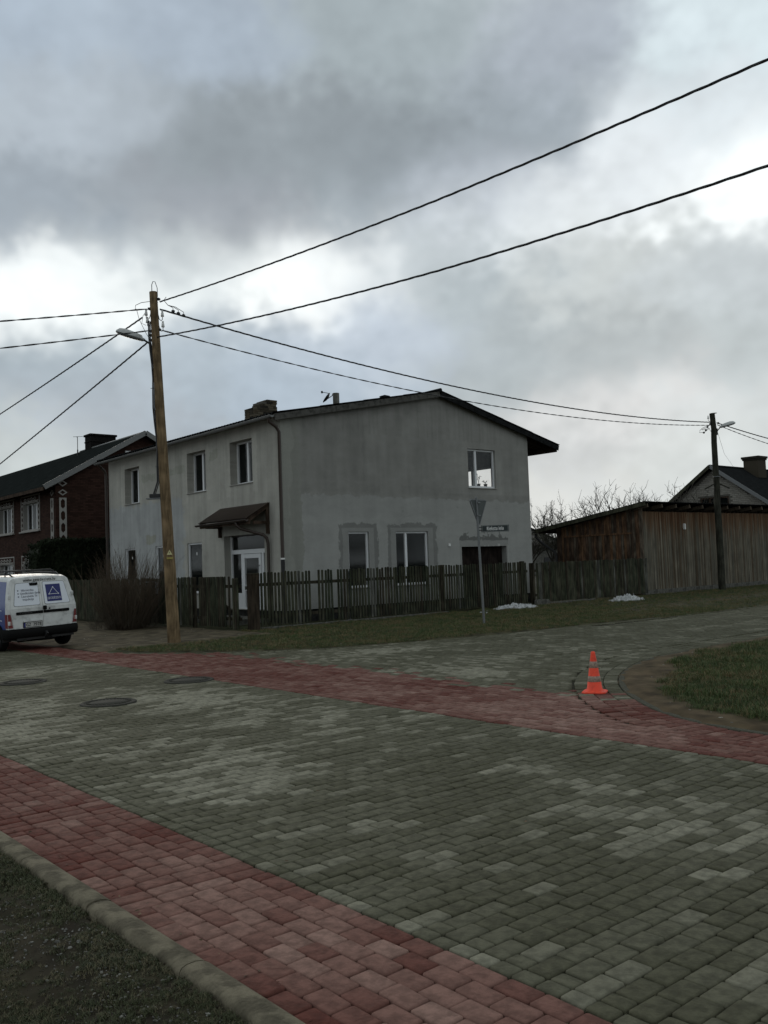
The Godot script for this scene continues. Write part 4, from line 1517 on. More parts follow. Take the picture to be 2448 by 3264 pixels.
func make_fences() -> void:
	fence("picket_fence", "dark weathered picket fence facing the main street, behind the bare shrub", 12.75, 23.75, 12.55, 36.0, 0.112, 1.50, [[0.05, 0.1, 0.0, M.picket[3]], [3.0, 0.1, 0.0, M.picket[3]], [6.0, 0.1, 0.0, M.picket[3]], [9.0, 0.1, 0.0, M.picket[3]]], [[2.42, 2.46]], 7.5, 0.03, 1.2)
	# gate in the main street fence
	var g := thing("garden_gate", W(12.95, 0, 21.4), "wooden picket gate with a diagonal brace in front of the white door", "gate")
	var ms := picket_mesh(0.086, 1.42)
	for k in 20:
		var v := 21.45 + k * 0.112
		if k == 3 or k == 5: continue
		placed("picket", ms, M.picket[rng.randi() % 4], g, Transform3D(Basis(Vector3.UP, PI / 2) * Basis(Vector3.BACK, rng.randfn(0, 0.006)), W(12.86, 0.08 + (0.0 if k > 3 else -0.05), v)))
	var st := st_new()
	beam(st, W(12.92, 0.32, 21.35), W(12.86, 0.32, 23.7), 0.035, 0.09)
	part("rail", st, M.picket[3], g)
	st = st_new()
	beam(st, W(12.92, 1.22, 21.35), W(12.86, 1.22, 23.7), 0.035, 0.09)
	part("rail", st, M.picket[3], g)
	st = st_new()
	beam(st, W(12.95, 0.34, 21.5), W(12.90, 1.2, 23.4), 0.03, 0.09)
	part("brace", st, M.picket[3], g)
	# heavy gate post at the corner
	var p := thing("gate_post", W(13.05, 0, 20.95), "thick brown wooden gate post at the fence corner", "post")
	st = st_new()
	box(st, W(13.05, 0.74, 20.95), Vector3(0.24, 1.6, 0.24), Basis(Vector3.UP, 0.05), 0.02)
	part("shaft", st, wood_mat([0.055, 0.042, 0.03]), p)
	st = st_new()
	box(st, W(13.05, 1.545, 20.95), Vector3(0.26, 0.03, 0.26), Basis(Vector3.UP, 0.05), 0.006)
	part("cap", st, M.picket[3], p)
	st = st_new()
	bxw(st, 12.95, 13.05, 1.12, 1.22, 21.06, 21.2)
	part("hinge", st, M.iron, p)
	# corner side, open pickets in front of the gable, then close boards up to the shed
	var conc: Material = M.concrete
	var b := fence("picket_fence", "dark picket fence with gaps between its pickets below the grey gable wall", 13.2, 21.05, 24.85, 21.35, 0.117, 1.57, [[3.35, 0.10, -0.05, M.grey_metal], [7.35, 0.12, 0.02, M.picket[3]], [11.45, 0.13, 0.04, M.picket[3]]], [[1.85, 2.10], [2.68, 2.80]], 0.0, 0.03)
	var b2 := fence("picket_fence", "close-boarded dark fence between the grey house and the shed", 25.05, 21.3, 32.3, 21.3, 0.100, 1.53, [[0.05, 0.12, 0.0, M.picket[3]], [3.4, 0.1, -0.1, M.picket[3]]], [[0.12, 0.2]], 0.0, 0.07, 1.28)
	# concrete strip below the pickets
	for k in 3:
		st = st_new()
		bxw(st, 13.35 + k * 2.42, 13.35 + (k + 1) * 2.42 - 0.02, -0.05, 0.07, 21.02 + 0.04 * k, 21.09 + 0.04 * k, 0.008)
		part("base_slab", st, M.concrete, b)
	b = b2
	st = st_new()
	prism(st, PackedVector2Array([Vector2(24.95, -0.05), Vector2(25.75, -0.05), Vector2(25.72, 0.10), Vector2(25.62, 0.2), Vector2(25.05, 0.22), Vector2(24.96, 0.18)]), 0.1, Transform3D(Basis(), W(0, 0, 21.16)))
	part("base_block", st, M.concrete, b)
	st = st_new()
	bxw(st, 25.76, 28.4, -0.05, 0.075, 21.05, 21.14, 0.01)
	part("base_slab", st, M.concrete, b)
	# letter box and a pale notice on the fence
	var mb := thing("letter_box", W(12.68, 1.2, 26.2), "dark letter box with a pale lid on the fence beside the shrub", "letter box")
	st = st_new()
	box(st, W(12.60, 1.28, 26.22), Vector3(0.12, 0.18, 0.30), Basis(), 0.01)
	part("body", st, M.iron, mb)
	st = st_new()
	box(st, W(12.59, 1.385, 26.22), Vector3(0.16, 0.025, 0.34), Basis(), 0.008)
	part("lid", st, M.grey_metal, mb)
	var no := thing("fence_notice", W(12.68, 1.0, 25.85), "pale grey notice board on the fence beside the letter box", "notice")
	st = st_new()
	box(st, W(12.645, 1.2, 25.87), Vector3(0.02, 0.34, 0.2), Basis(), 0.003)
	part("plate", st, M.concrete, no)
	st = st_new()
	box(st, W(12.63, 1.2, 25.87), Vector3(0.006, 0.37, 0.23), Basis(), 0.001)
	part("rim", st, M.grey_metal, no)

# ---------- shed ----------
func make_shed() -> void:
	var t := thing("wooden_shed", W(32.4, 0, 21.5), "long boarded shed, grey front and brown gable end, with a lean-to roof", "shed")
	var unit := BoxMesh.new()
	unit.size = Vector3.ONE
	var uf := 32.4
	var vf := 21.5
	# front boards
	var u := uf + 0.06
	while u < 46.0:
		var w := rng.randf_range(0.085, 0.115)
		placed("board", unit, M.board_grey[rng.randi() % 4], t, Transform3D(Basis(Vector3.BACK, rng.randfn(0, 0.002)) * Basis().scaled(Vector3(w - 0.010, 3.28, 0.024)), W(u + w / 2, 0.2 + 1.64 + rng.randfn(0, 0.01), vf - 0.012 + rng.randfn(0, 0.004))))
		u += w
	# gable end boards: above and beside a wide door
	var v := vf + 0.02
	while v < 25.9:
		var w := rng.randf_range(0.11, 0.15)
		var topy := 3.66 - 0.155 * (v - vf)
		var m: Material = M.board_brown[rng.randi() % 5]
		var door := v > 22.05 and v < 25.5
		var lo := 2.62 if door else 0.2
		placed("board", unit, m, t, Transform3D(Basis().scaled(Vector3(0.024, topy - lo, w - 0.014)), W(uf - 0.012 + rng.randfn(0, 0.003), (topy + lo) / 2, v + w / 2)))
		v += w
	var d := Node3D.new()
	d.name = "door"
	t.add_child(d, true)
	d.transform = world_of(t).affine_inverse()
	v = 22.1
	while v < 25.45:
		var w := rng.randf_range(0.12, 0.155)
		placed("board", unit, M.board_brown[rng.randi() % 5], d, Transform3D(Basis().scaled(Vector3(0.026, 2.36, w - 0.016)), W(uf - 0.035 + rng.randfn(0, 0.004), 0.2 + 1.18, v + w / 2)))
		v += w
	var st := st_new()
	bxw(st, uf - 0.07, uf - 0.02, 2.57, 2.64, 22.0, 25.6)
	part("track_rail", st, M.board_brown[2], d)
	st = st_new()
	bxw(st, uf - 0.03, uf + 0.06, 0.15, 3.62, vf - 0.03, vf + 0.10)
	part("corner_post", st, M.board_brown[3], t)
	# dark inner faces close the boards' gaps
	st = st_new()
	bxw(st, uf + 0.03, 46.0, 0.0, 3.5, vf + 0.03, vf + 0.06)
	var side := PackedVector2Array([Vector2(-25.95, 0), Vector2(-vf - 0.06, 0), Vector2(-vf - 0.06, 3.55), Vector2(-25.95, 2.9)])
	prism(st, side, 0.03, Transform3D(Basis(Vector3(0, 0, 1), Vector3(0, 1, 0), Vector3(-1, 0, 0)), W(uf + 0.06, 0, 0)))
	bxw(st, uf + 0.06, 46.0, 0.0, 2.85, 25.9, 25.95)
	part("inner_wall", st, M.board_brown[1], t)
	# block plinth
	for k in 18:
		st = st_new()
		bxw(st, uf + k * 0.76, uf + k * 0.76 + 0.74, -0.05, 0.2, vf - 0.03, vf + 0.12, 0.01)
		part("plinth_block", st, M.concrete, t)
	# roof: high along the front, low at the back
	var rf := Node3D.new()
	rf.name = "roof"
	t.add_child(rf, true)
	rf.transform = world_of(t).affine_inverse()
	var ry := func(vv: float) -> float: return 3.86 - 0.148 * (vv - 21.15)
	st = st_new()
	corrugated(st, W(uf - 0.3, ry.call(21.1), 21.1), W(14.2, 0, 0), W(0, ry.call(27.0) - ry.call(21.1), 27.0 - 21.1), 0.13, 0.022)
	part("roof_sheet", st, M.roof_dark, rf)
	st = st_new()
	beam(st, W(uf - 0.29, ry.call(21.08) - 0.08, 21.08), W(uf - 0.29, ry.call(27.0) - 0.08, 27.0), 0.03, 0.15)
	part("barge_board", st, M.picket[2], rf)
	u = uf - 0.05
	while u < 46.0:
		st = st_new()
		beam(st, W(u, ry.call(21.12) - 0.14, 21.12), W(u, ry.call(22.2) - 0.14, 22.2), 0.06, 0.16)
		part("rafter_end", st, M.board_brown[3], rf)
		u += 1.08
	for vv in [26.1, 26.8]:
		st = st_new()
		bxw(st, uf - 0.25, 46.0, ry.call(vv) - 0.2, ry.call(vv) - 0.06, vv - 0.05, vv + 0.05)
		part("purlin", st, M.board_brown[4], rf)
	st = st_new()
	gutter(st, W(uf - 0.35, ry.call(27.0) - 0.09, 27.06), W(46.0, ry.call(27.0) - 0.14, 27.06), 0.06)
	part("gutter", st, M.black, t)
	st = st_new()
	tube(st, [W(uf - 0.2, 2.82, 27.06), W(uf - 0.2, 2.65, 27.02), W(uf - 0.18, 2.45, 26.8), W(uf - 0.12, 1.95, 26.05), W(uf - 0.1, 1.8, 25.98), W(uf - 0.1, 0.1, 25.98)], 0.06, 10)
	part("downpipe", st, M.black, t)
	st = st_new()
	box(st, W(35.57, 2.85, vf - 0.07), Vector3(0.10, 0.27, 0.09), Basis(), 0.02)
	part("wall_light_box", st, M.porcelain, t)

# ---------- red brick house ----------
func ring_poly(c: Vector2, rx: float, ry: float, n: int, cut := 0.45) -> PackedVector2Array:
	var o := PackedVector2Array()
	if n == 4:
		for p in [Vector2(0, -1), Vector2(1, 0), Vector2(0, 1), Vector2(-1, 0)]: o.append(c + p * Vector2(rx, ry))
	else:
		for p in [Vector2(0, -1), Vector2(1, -cut), Vector2(1, cut), Vector2(0, 1), Vector2(-1, cut), Vector2(-1, -cut)]: o.append(c + p * Vector2(rx, ry))
	return o

func ring(st: SurfaceTool, a: PackedVector2Array, b: PackedVector2Array, dep: float, xf: Transform3D) -> void:
	for i in a.size():
		var j := (i + 1) % a.size()
		var p := func(q: Vector2, z: float) -> Vector3: return xf * Vector3(q.x, q.y, z)
		quad(st, p.call(a[i], dep), p.call(a[j], dep), p.call(b[j], dep), p.call(b[i], dep))
		quad(st, p.call(a[i], 0.0), p.call(a[j], 0.0), p.call(a[j], dep), p.call(a[i], dep))
		quad(st, p.call(b[i], 0.0), p.call(b[i], dep), p.call(b[j], dep), p.call(b[j], 0.0))

func make_red_house() -> void:
	var u0 := 15.2
	var u1 := 23.96
	var v0 := 41.3
	var v1 := 76.0
	var t := thing("red_brick_house", W(19.6, 0, 49.0), "dark red brick house with white trim round its windows, at the left edge", "house")
	var ff := func(x: float, y: float, d: float) -> Vector3: return W(u0 + d, y, x)
	var fh := []
	for q in [43.62, 47.4, 51.2, 55.0, 59.0, 63.0]:
		fh.append([q, q + 2.1, 3.95, 5.30, 0.28])
		fh.append([q, q + 2.1, 0.95, 2.35, 0.28])
	var st := st_new()
	wall(st, ff, v0, v1, 0.0, 6.0, fh, v1 - v0, 6.0, v0)
	part("front_wall", st, M.redbrick, t)
	st = st_new()
	var pk := [[u0, 0.0], [u1, 0.0], [u1, 6.0], [19.58, 8.42], [u0, 6.0]]
	for vv in [v0, v1]:
		st = st_new()
		for k in range(1, 4):
			tri(st, W(pk[0][0], pk[0][1], vv), W(pk[k][0], pk[k][1], vv), W(pk[k + 1][0], pk[k + 1][1], vv))
		part("gable_wall", st, M.redbrick, t)
	st = st_new()
	quad(st, W(u1, 0, v0), W(u1, 0, v1), W(u1, 6, v1), W(u1, 6, v0))
	part("rear_wall", st, M.redbrick, t)
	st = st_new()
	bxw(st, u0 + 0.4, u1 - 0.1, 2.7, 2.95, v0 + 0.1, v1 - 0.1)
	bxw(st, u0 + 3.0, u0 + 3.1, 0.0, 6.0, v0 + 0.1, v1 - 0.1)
	part("partition", st, M.room_unlit_tone, t)
	for h in fh:
		var w := window(t, ff, h[0], h[1], h[2], h[3], h[4] - 0.05, [h[0] + 0.75, h[0] + 1.4], M.pvc, 0.06)
		# white jambs and a pale surround of raised bricks
		var x := Transform3D(Basis(Vector3(0, 0, -1), Vector3(0, 1, 0), Vector3(-1, 0, 0)), W(u0, 0, 0))
		st = st_new()
		bxw(st, u0 - 0.02, u0 + 0.22, h[2], h[3], h[1] - 0.02, h[1] + 0.02)
		bxw(st, u0 - 0.02, u0 + 0.22, h[2], h[3], h[0] - 0.02, h[0] + 0.02)
		bxw(st, u0 - 0.02, u0 + 0.22, h[3] - 0.015, h[3] + 0.02, h[0], h[1])
		part("reveal_lining", st, M.white_trim, w)
		var o := PackedVector2Array([Vector2(h[0] - 0.28, h[2] - 0.02), Vector2(h[1] + 0.28, h[2] - 0.02), Vector2(h[1] + 0.28, h[3] + 0.38), Vector2(h[0] - 0.28, h[3] + 0.38)])
		var i := PackedVector2Array([Vector2(h[0] - 0.22, h[2] + 0.04), Vector2(h[1] + 0.22, h[2] + 0.04), Vector2(h[1] + 0.22, h[3] + 0.32), Vector2(h[0] - 0.22, h[3] + 0.32)])
		st = st_new()
		ring(st, o, i, 0.03, x)
		part("trim", st, M.white_trim, w)
		# lattice over the window
		st = st_new()
		prism(st, PackedVector2Array([Vector2(h[0] - 0.1, h[3] + 0.04), Vector2(h[1] + 0.1, h[3] + 0.04), Vector2(h[1] + 0.1, h[3] + 0.09), Vector2(h[0] - 0.1, h[3] + 0.09)]), 0.03, x)
		var n := 4
		for k in n:
			var c := lerpf(h[0] + 0.15, h[1] - 0.15, (k + 0.5) / n)
			ring(st, ring_poly(Vector2(c, h[3] + 0.18), 0.2, 0.09, 4), ring_poly(Vector2(c, h[3] + 0.18), 0.12, 0.05, 4), 0.03, x)
		part("trim_lattice", st, M.white_trim, w)
		for s in [h[0] - 0.12, h[1] + 0.12]:
			for k in 5:
				st = st_new()
				prism(st, ring_poly(Vector2(s, lerpf(h[2] + 0.15, h[3] - 0.1, k / 4.0)), 0.07, 0.07, 4), 0.03, x)
				part("trim_diamond", st, M.white_trim, w)
		st = st_new()
		bxw(st, u0 - 0.12, u0 + 0.1, h[2] - 0.10, h[2] - 0.03, h[0] - 0.34, h[1] + 0.34, 0.01)
		part("outer_sill", st, M.white_trim, w)
	# chains of pale bricks up the corner, on both faces
	for face in 2:
		var x := Transform3D(Basis(), W(0, 0, v0)) if face == 0 else Transform3D(Basis(Vector3(0, 0, -1), Vector3(0, 1, 0), Vector3(-1, 0, 0)), W(u0, 0, 0))
		var c := u0 + 0.33 if face == 0 else v0 + 0.42
		for k in 2:
			st = st_new()
			ring(st, ring_poly(Vector2(c, 5.55 + k * 0.42), 0.22, 0.15, 4), ring_poly(Vector2(c, 5.55 + k * 0.42), 0.14, 0.09, 4), 0.03, x)
			part("corner_trim", st, M.white_trim, t)
		for k in 9:
			var cy := 5.02 - k * 0.56
			st = st_new()
			var o := PackedVector2Array([Vector2(c - 0.17, cy - 0.28), Vector2(c, cy - 0.28), Vector2(c + 0.17, cy - 0.28), Vector2(c + 0.17, cy + 0.28), Vector2(c, cy + 0.28), Vector2(c - 0.17, cy + 0.28)])
			var i := PackedVector2Array([Vector2(c - 0.10, cy - 0.13), Vector2(c, cy - 0.24), Vector2(c + 0.10, cy - 0.13), Vector2(c + 0.10, cy + 0.13), Vector2(c, cy + 0.24), Vector2(c - 0.10, cy + 0.13)])
			ring(st, o, i, 0.03, x)
			part("corner_trim", st, M.white_trim, t)
	# attic window in the gable
	var fg := func(xx: float, y: float, d: float) -> Vector3: return W(xx, y, v0 - 0.06 + d)
	window(t, fg, 18.62, 20.5, 7.0, 7.66, 0.0, [19.2, 19.9], M.pvc, 0.07, false, "attic_window")
	# roof
	var rf := Node3D.new()
	rf.name = "roof"
	t.add_child(rf, true)
	rf.transform = world_of(t).affine_inverse()
	for s in [[14.55, 5.78], [24.6, 5.78]]:
		st = st_new()
		var e := Vector3(s[0], s[1], 0)
		var r := Vector3(19.58, 8.62, 0)
		var a := W(0, 0, v0 - 0.35)
		var b := W(0, 0, v1 + 0.4)
		var n := Vector3(0, -0.12, 0)
		quad(st, e + a, e + b, r + b, r + a)
		quad(st, e + a + n, r + a + n, r + b + n, e + b + n)
		quad(st, e + a + n, e + b + n, e + b, e + a)
		part("roof_slope", st, M.roof_slate, rf)
		st = st_new()
		beam(st, W(s[0], s[1] - 0.04, v0 - 0.37), W(19.58, 8.58, v0 - 0.37), 0.04, 0.24)
		part("barge_board", st, M.gutter, rf)
		st = st_new()
		bxw(st, s[0] - 0.03, s[0] + 0.03, s[1] - 0.18, s[1] - 0.02, v0 - 0.3, v1 + 0.3)
		part("fascia", st, M.board_brown[4], rf)
	st = st_new()
	tube(st, [W(19.58, 8.63, v0 - 0.3), W(19.58, 8.63, v0 + 8.0)], 0.05, 6)
	part("ridge_cap", st, M.gutter, rf)
	var ch := Node3D.new()
	ch.name = "chimney"
	rf.add_child(ch, true)
	ch.transform = world_of(rf).affine_inverse()
	st = st_new()
	bxw(st, 19.5, 20.95, 7.8, 9.40, 47.6, 48.4, 0.01)
	part("shaft", st, M.soot, ch)
	st = st_new()
	bxw(st, 19.44, 21.01, 9.32, 9.44, 47.54, 48.46, 0.02)
	bxw(st, 19.46, 20.99, 8.98, 9.04, 47.56, 48.44, 0.02)
	part("cornice", st, M.soot, ch)
	st = st_new()
	tube(st, [W(18.92, 8.0, 48.0), W(18.92, 8.55, 48.0)], 0.035, 6)
	tube(st, [W(18.92, 8.5, 48.0), W(18.92, 9.28, 48.0)], 0.018, 6)
	tube(st, [W(18.72, 9.26, 48.1), W(19.15, 9.27, 47.8)], 0.012, 5)
	tube(st, [W(18.8, 9.22, 47.8), W(18.95, 9.26, 48.2)], 0.010, 5)
	part("roof_aerial", st, M.black, t)

# ---------- pale brick house behind the shed ----------
func make_pale_house() -> void:
	var u0 := 50.0
	var va := 28.0      # ridge
	var t := thing("pale_brick_house", W(56, 0, va), "pale brick gable house with a dark roof behind the shed", "house")
	var hw := 5.2
	var eave := 6.83 - 0.70 * hw
	var st := st_new()
	var win := [27.1, 28.95, 4.1, 4.98]
	# mortar wall behind the bricks
	for q in [[va - hw, win[0]], [win[0], win[1]], [win[1], va + hw]]:
		var n := 6
		for k in n:
			var a := lerpf(q[0], q[1], float(k) / n)
			var b := lerpf(q[0], q[1], float(k + 1) / n)
			var ya := 6.75 - 0.70 * absf(a - va)
			var yb := 6.75 - 0.70 * absf(b - va)
			if q[0] == win[0]:
				quad(st, W(u0, win[3], b), W(u0, win[3], a), W(u0, ya, a), W(u0, yb, b))
				quad(st, W(u0, 0, b), W(u0, 0, a), W(u0, win[2], a), W(u0, win[2], b))
			else:
				quad(st, W(u0, 0, b), W(u0, 0, a), W(u0, ya, a), W(u0, yb, b))
	quad(st, W(u0, 0, va - hw), W(64, 0, va - hw), W(64, eave, va - hw), W(u0, eave, va - hw))
	quad(st, W(u0, 0, va + hw), W(64, 0, va + hw), W(64, eave, va + hw), W(u0, eave, va + hw))
	part("wall", st, M.mortar, t)
	# bricks that show above the shed roof
	var unit := BoxMesh.new()
	unit.size = Vector3.ONE
	var cells := []
	var row := 0
	var y := 3.45
	while y < 6.6:
		var v := va - hw + (0.13 if row % 2 else 0.0)
		while v < va + hw:
			var c := v + 0.13
			if y + 0.05 < 6.68 - 0.70 * (absf(c - va) + 0.12) and not (c > win[0] - 0.13 and c < win[1] + 0.13 and y > win[2] - 0.06 and y < win[3] + 0.06):
				cells.append([c, y])
			v += 0.262
		y += 0.112
		row += 1
	cells.sort_custom(func(p, q): return p[1] > q[1])
	var rest := []
	for k in cells.size():
		var b := Basis().scaled(Vector3(0.03, 0.098, 0.248))
		var p := W(u0 - 0.008 + rng.randfn(0, 0.002), cells[k][1], cells[k][0])
		if k < 300: placed("brick", unit, M.silicate[rng.randi() % 3], t, Transform3D(b, p))
		else: rest.append([Transform3D(t.transform.affine_inverse() * Transform3D(b, p)), Color(0.40, 0.38, 0.34) * rng.randf_range(0.88, 1.08)])
	many("bricks_beyond", unit, M.paver_any, t, rest)
	var fu := func(x: float, yy: float, d: float) -> Vector3: return W(u0 + d, yy, x)
	window(t, fu, win[0], win[1], win[2], win[3], 0.06, [27.75, 28.35], M.board_brown[4], 0.09, false)
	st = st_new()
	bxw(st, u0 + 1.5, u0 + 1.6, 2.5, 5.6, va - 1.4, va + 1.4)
	part("partition", st, M.room_unlit_tone, t)
	var rf := Node3D.new()
	rf.name = "roof"
	t.add_child(rf, true)
	rf.transform = world_of(t).affine_inverse()
	for s in [-1.0, 1.0]:
		st = st_new()
		var e := W(0, eave - 0.28, va + s * (hw + 0.4))
		var r := W(0, 6.85, va)
		var a := Vector3(u0 - 0.4, 0, 0)
		var b := Vector3(64.4, 0, 0)
		quad(st, e + a, e + b, r + b, r + a)
		quad(st, e + a - Vector3(0, 0.1, 0), r + a - Vector3(0, 0.1, 0), r + b - Vector3(0, 0.1, 0), e + b - Vector3(0, 0.1, 0))
		part("roof_slope", st, M.roof_dark, rf)
		st = st_new()
		beam(st, e + a - Vector3(0.02, 0.02, 0), r + a - Vector3(0.02, 0.02, 0), 0.04, 0.20)
		part("barge_board", st, M.grey_metal if s < 0 else M.picket[2], rf)
	st = st_new()
	tube(st, [W(u0 - 0.4, 6.87, va), W(64.4, 6.87, va)], 0.07, 6)
	part("ridge_cap", st, M.roof_dark, rf)
	var ch := Node3D.new()
	ch.name = "chimney"
	rf.add_child(ch, true)
	ch.transform = world_of(rf).affine_inverse()
	st = st_new()
	bxw(st, 53.6, 54.6, 6.2, 7.55, va - 1.0, va - 0.05)
	part("shaft", st, M.chimney_brick[1], ch)
	for q in [[7.32, 7.42, 0.05], [7.42, 7.56, 0.10]]:
		st = st_new()
		bxw(st, 53.6 - q[2], 54.6 + q[2], q[0], q[1], va - 1.0 - q[2], va - 0.05 + q[2], 0.01)
		part("cornice", st, M.chimney_brick[3], ch)

# ---------- far buildings between the grey house and the shed ----------
func make_far_houses() -> void:
	var t := thing("white_far_house", W(86, 0, 76), "distant white gabled house seen past the grey house", "house")
	var st := st_new()
	var o := PackedVector2Array([Vector2(79, 0), Vector2(93, 0), Vector2(93, 3.6), Vector2(86, 5.6), Vector2(79, 3.6)])
	prism(st, o, 8.0, Transform3D(Basis(), W(0, 0, 82)))
	part("wall", st, M.white_trim, t)
	st = st_new()
	for s in [-1.0, 1.0]:
		beam(st, W(86, 5.75, 78), W(86 + s * 7.6, 3.55, 78), 8.6, 0.16)
	part("roof", st, M.roof_slate, t)
	for k in 3:
		st = st_new()
		bxw(st, 81.6 + k * 2.2, 82.6 + k * 2.2, 1.2, 2.4, 73.96, 74.02)
		part("window", st, M.lamp_glass, t)
	t = thing("low_outbuilding", W(80, 0, 62), "low outbuilding with a dark flat roof behind the fence", "outbuilding")
	st = st_new()
	bxw(st, 68.0, 82.0, 0.0, 2.6, 60.0, 65.0)
	part("wall", st, M.concrete, t)
	st = st_new()
	prism(st, PackedVector2Array([Vector2(67.5, 2.6), Vector2(82.5, 2.6), Vector2(82.5, 3.1), Vector2(75, 3.4), Vector2(67.5, 2.75)]), 6.0, Transform3D(Basis(), W(0, 0, 65.6)))
	part("roof", st, M.soot, t)
	st = st_new()
	bxw(st, 72.6, 73.9, 0.9, 1.75, 59.95, 60.02)
	part("window", st, M.black, t)

# ---------- poles, lamps, cables ----------
func insulator(parent: Node3D, hook: Vector3, at: Vector3) -> void:
	var n := Node3D.new()
	n.name = "insulator"
	parent.add_child(n, true)
	n.transform = world_of(parent).affine_inverse()
	var st := st_new()
	lathe(st, [Vector2(0.0, 0.12), Vector2(0.022, 0.115), Vector2(0.026, 0.09), Vector2(0.02, 0.08), Vector2(0.03, 0.06), Vector2(0.036, 0.01), Vector2(0.04, -0.03), Vector2(0.02, -0.035), Vector2(0.0, -0.03)], 14, Transform3D(Basis(), at))
	part("porcelain_bell", st, M.porcelain, n)
	st = st_new()
	tube(st, [hook, hook.lerp(at, 0.25) + Vector3(0, -0.11, 0), hook.lerp(at, 0.7) + Vector3(0, -0.14, 0), at + Vector3(0, -0.10, 0), at + Vector3(0, -0.02, 0)], 0.009, 6)
	part("hook", st, M.iron, n)

func lamp(label: String, foot: Vector3, elbow: Vector3, neck: Vector3, tip: Vector3) -> void:
	var t := thing("street_lamp", foot, label, "street lamp", "street lamps on the wooden poles")
	var st := st_new()
	tube(st, [foot, foot.lerp(elbow, 0.6), elbow, neck], 0.024, 10)
	part("arm", st, M.iron, t)
	st = st_new()
	box(st, foot + Vector3(0, 0.02, 0), Vector3(0.06, 0.3, 0.06), Basis(), 0.008)
	part("clamp", st, M.iron, t)
	# cobra head: rounded shell above, shallow bowl below
	var d := (tip - neck)
	var l := d.length()
	d /= l
	var side := d.cross(Vector3.UP).normalized()
	var up := side.cross(d)
	var secs := [[-0.04, 0.03, 0.03, 0.03], [0.04, 0.055, 0.045, 0.05], [0.1, 0.10, 0.095, 0.05], [0.3, 0.125, 0.12, 0.055], [0.68, 0.15, 0.14, 0.055], [0.88, 0.125, 0.115, 0.045], [0.97, 0.075, 0.06, 0.02], [1.0, 0.01, 0.01, 0.0]]
	st = st_new()
	var lens := st_new()
	st.set_smooth_group(1)
	lens.set_smooth_group(1)
	for i in secs.size() - 1:
		for k in 8:
			var f := func(s: Array, a: float, low: bool) -> Vector3:
				return neck + d * l * s[0] + side * cos(a) * s[1] + up * sin(a) * (s[3] if low else s[2])
			var a0 := PI * k / 8.0
			var a1 := PI * (k + 1) / 8.0
			quad(st, f.call(secs[i], a0, false), f.call(secs[i], a1, false), f.call(secs[i + 1], a1, false), f.call(secs[i + 1], a0, false))
			quad(lens, f.call(secs[i], -a0, true), f.call(secs[i + 1], -a0, true), f.call(secs[i + 1], -a1, true), f.call(secs[i], -a1, true))
	part("shell", st, M.lamp_shell, t)
	part("bowl", lens, M.lamp_glass, t)

func cable(label: String, pts: Array, r: float, strands := 3, pitch := 0.9) -> void:
	var st := st_new()
	twisted(st, pts, r, strands, pitch)
	var o := part("overhead_cable", st, M.cable, self)
	tag(o, label, "cable", "overhead cables")

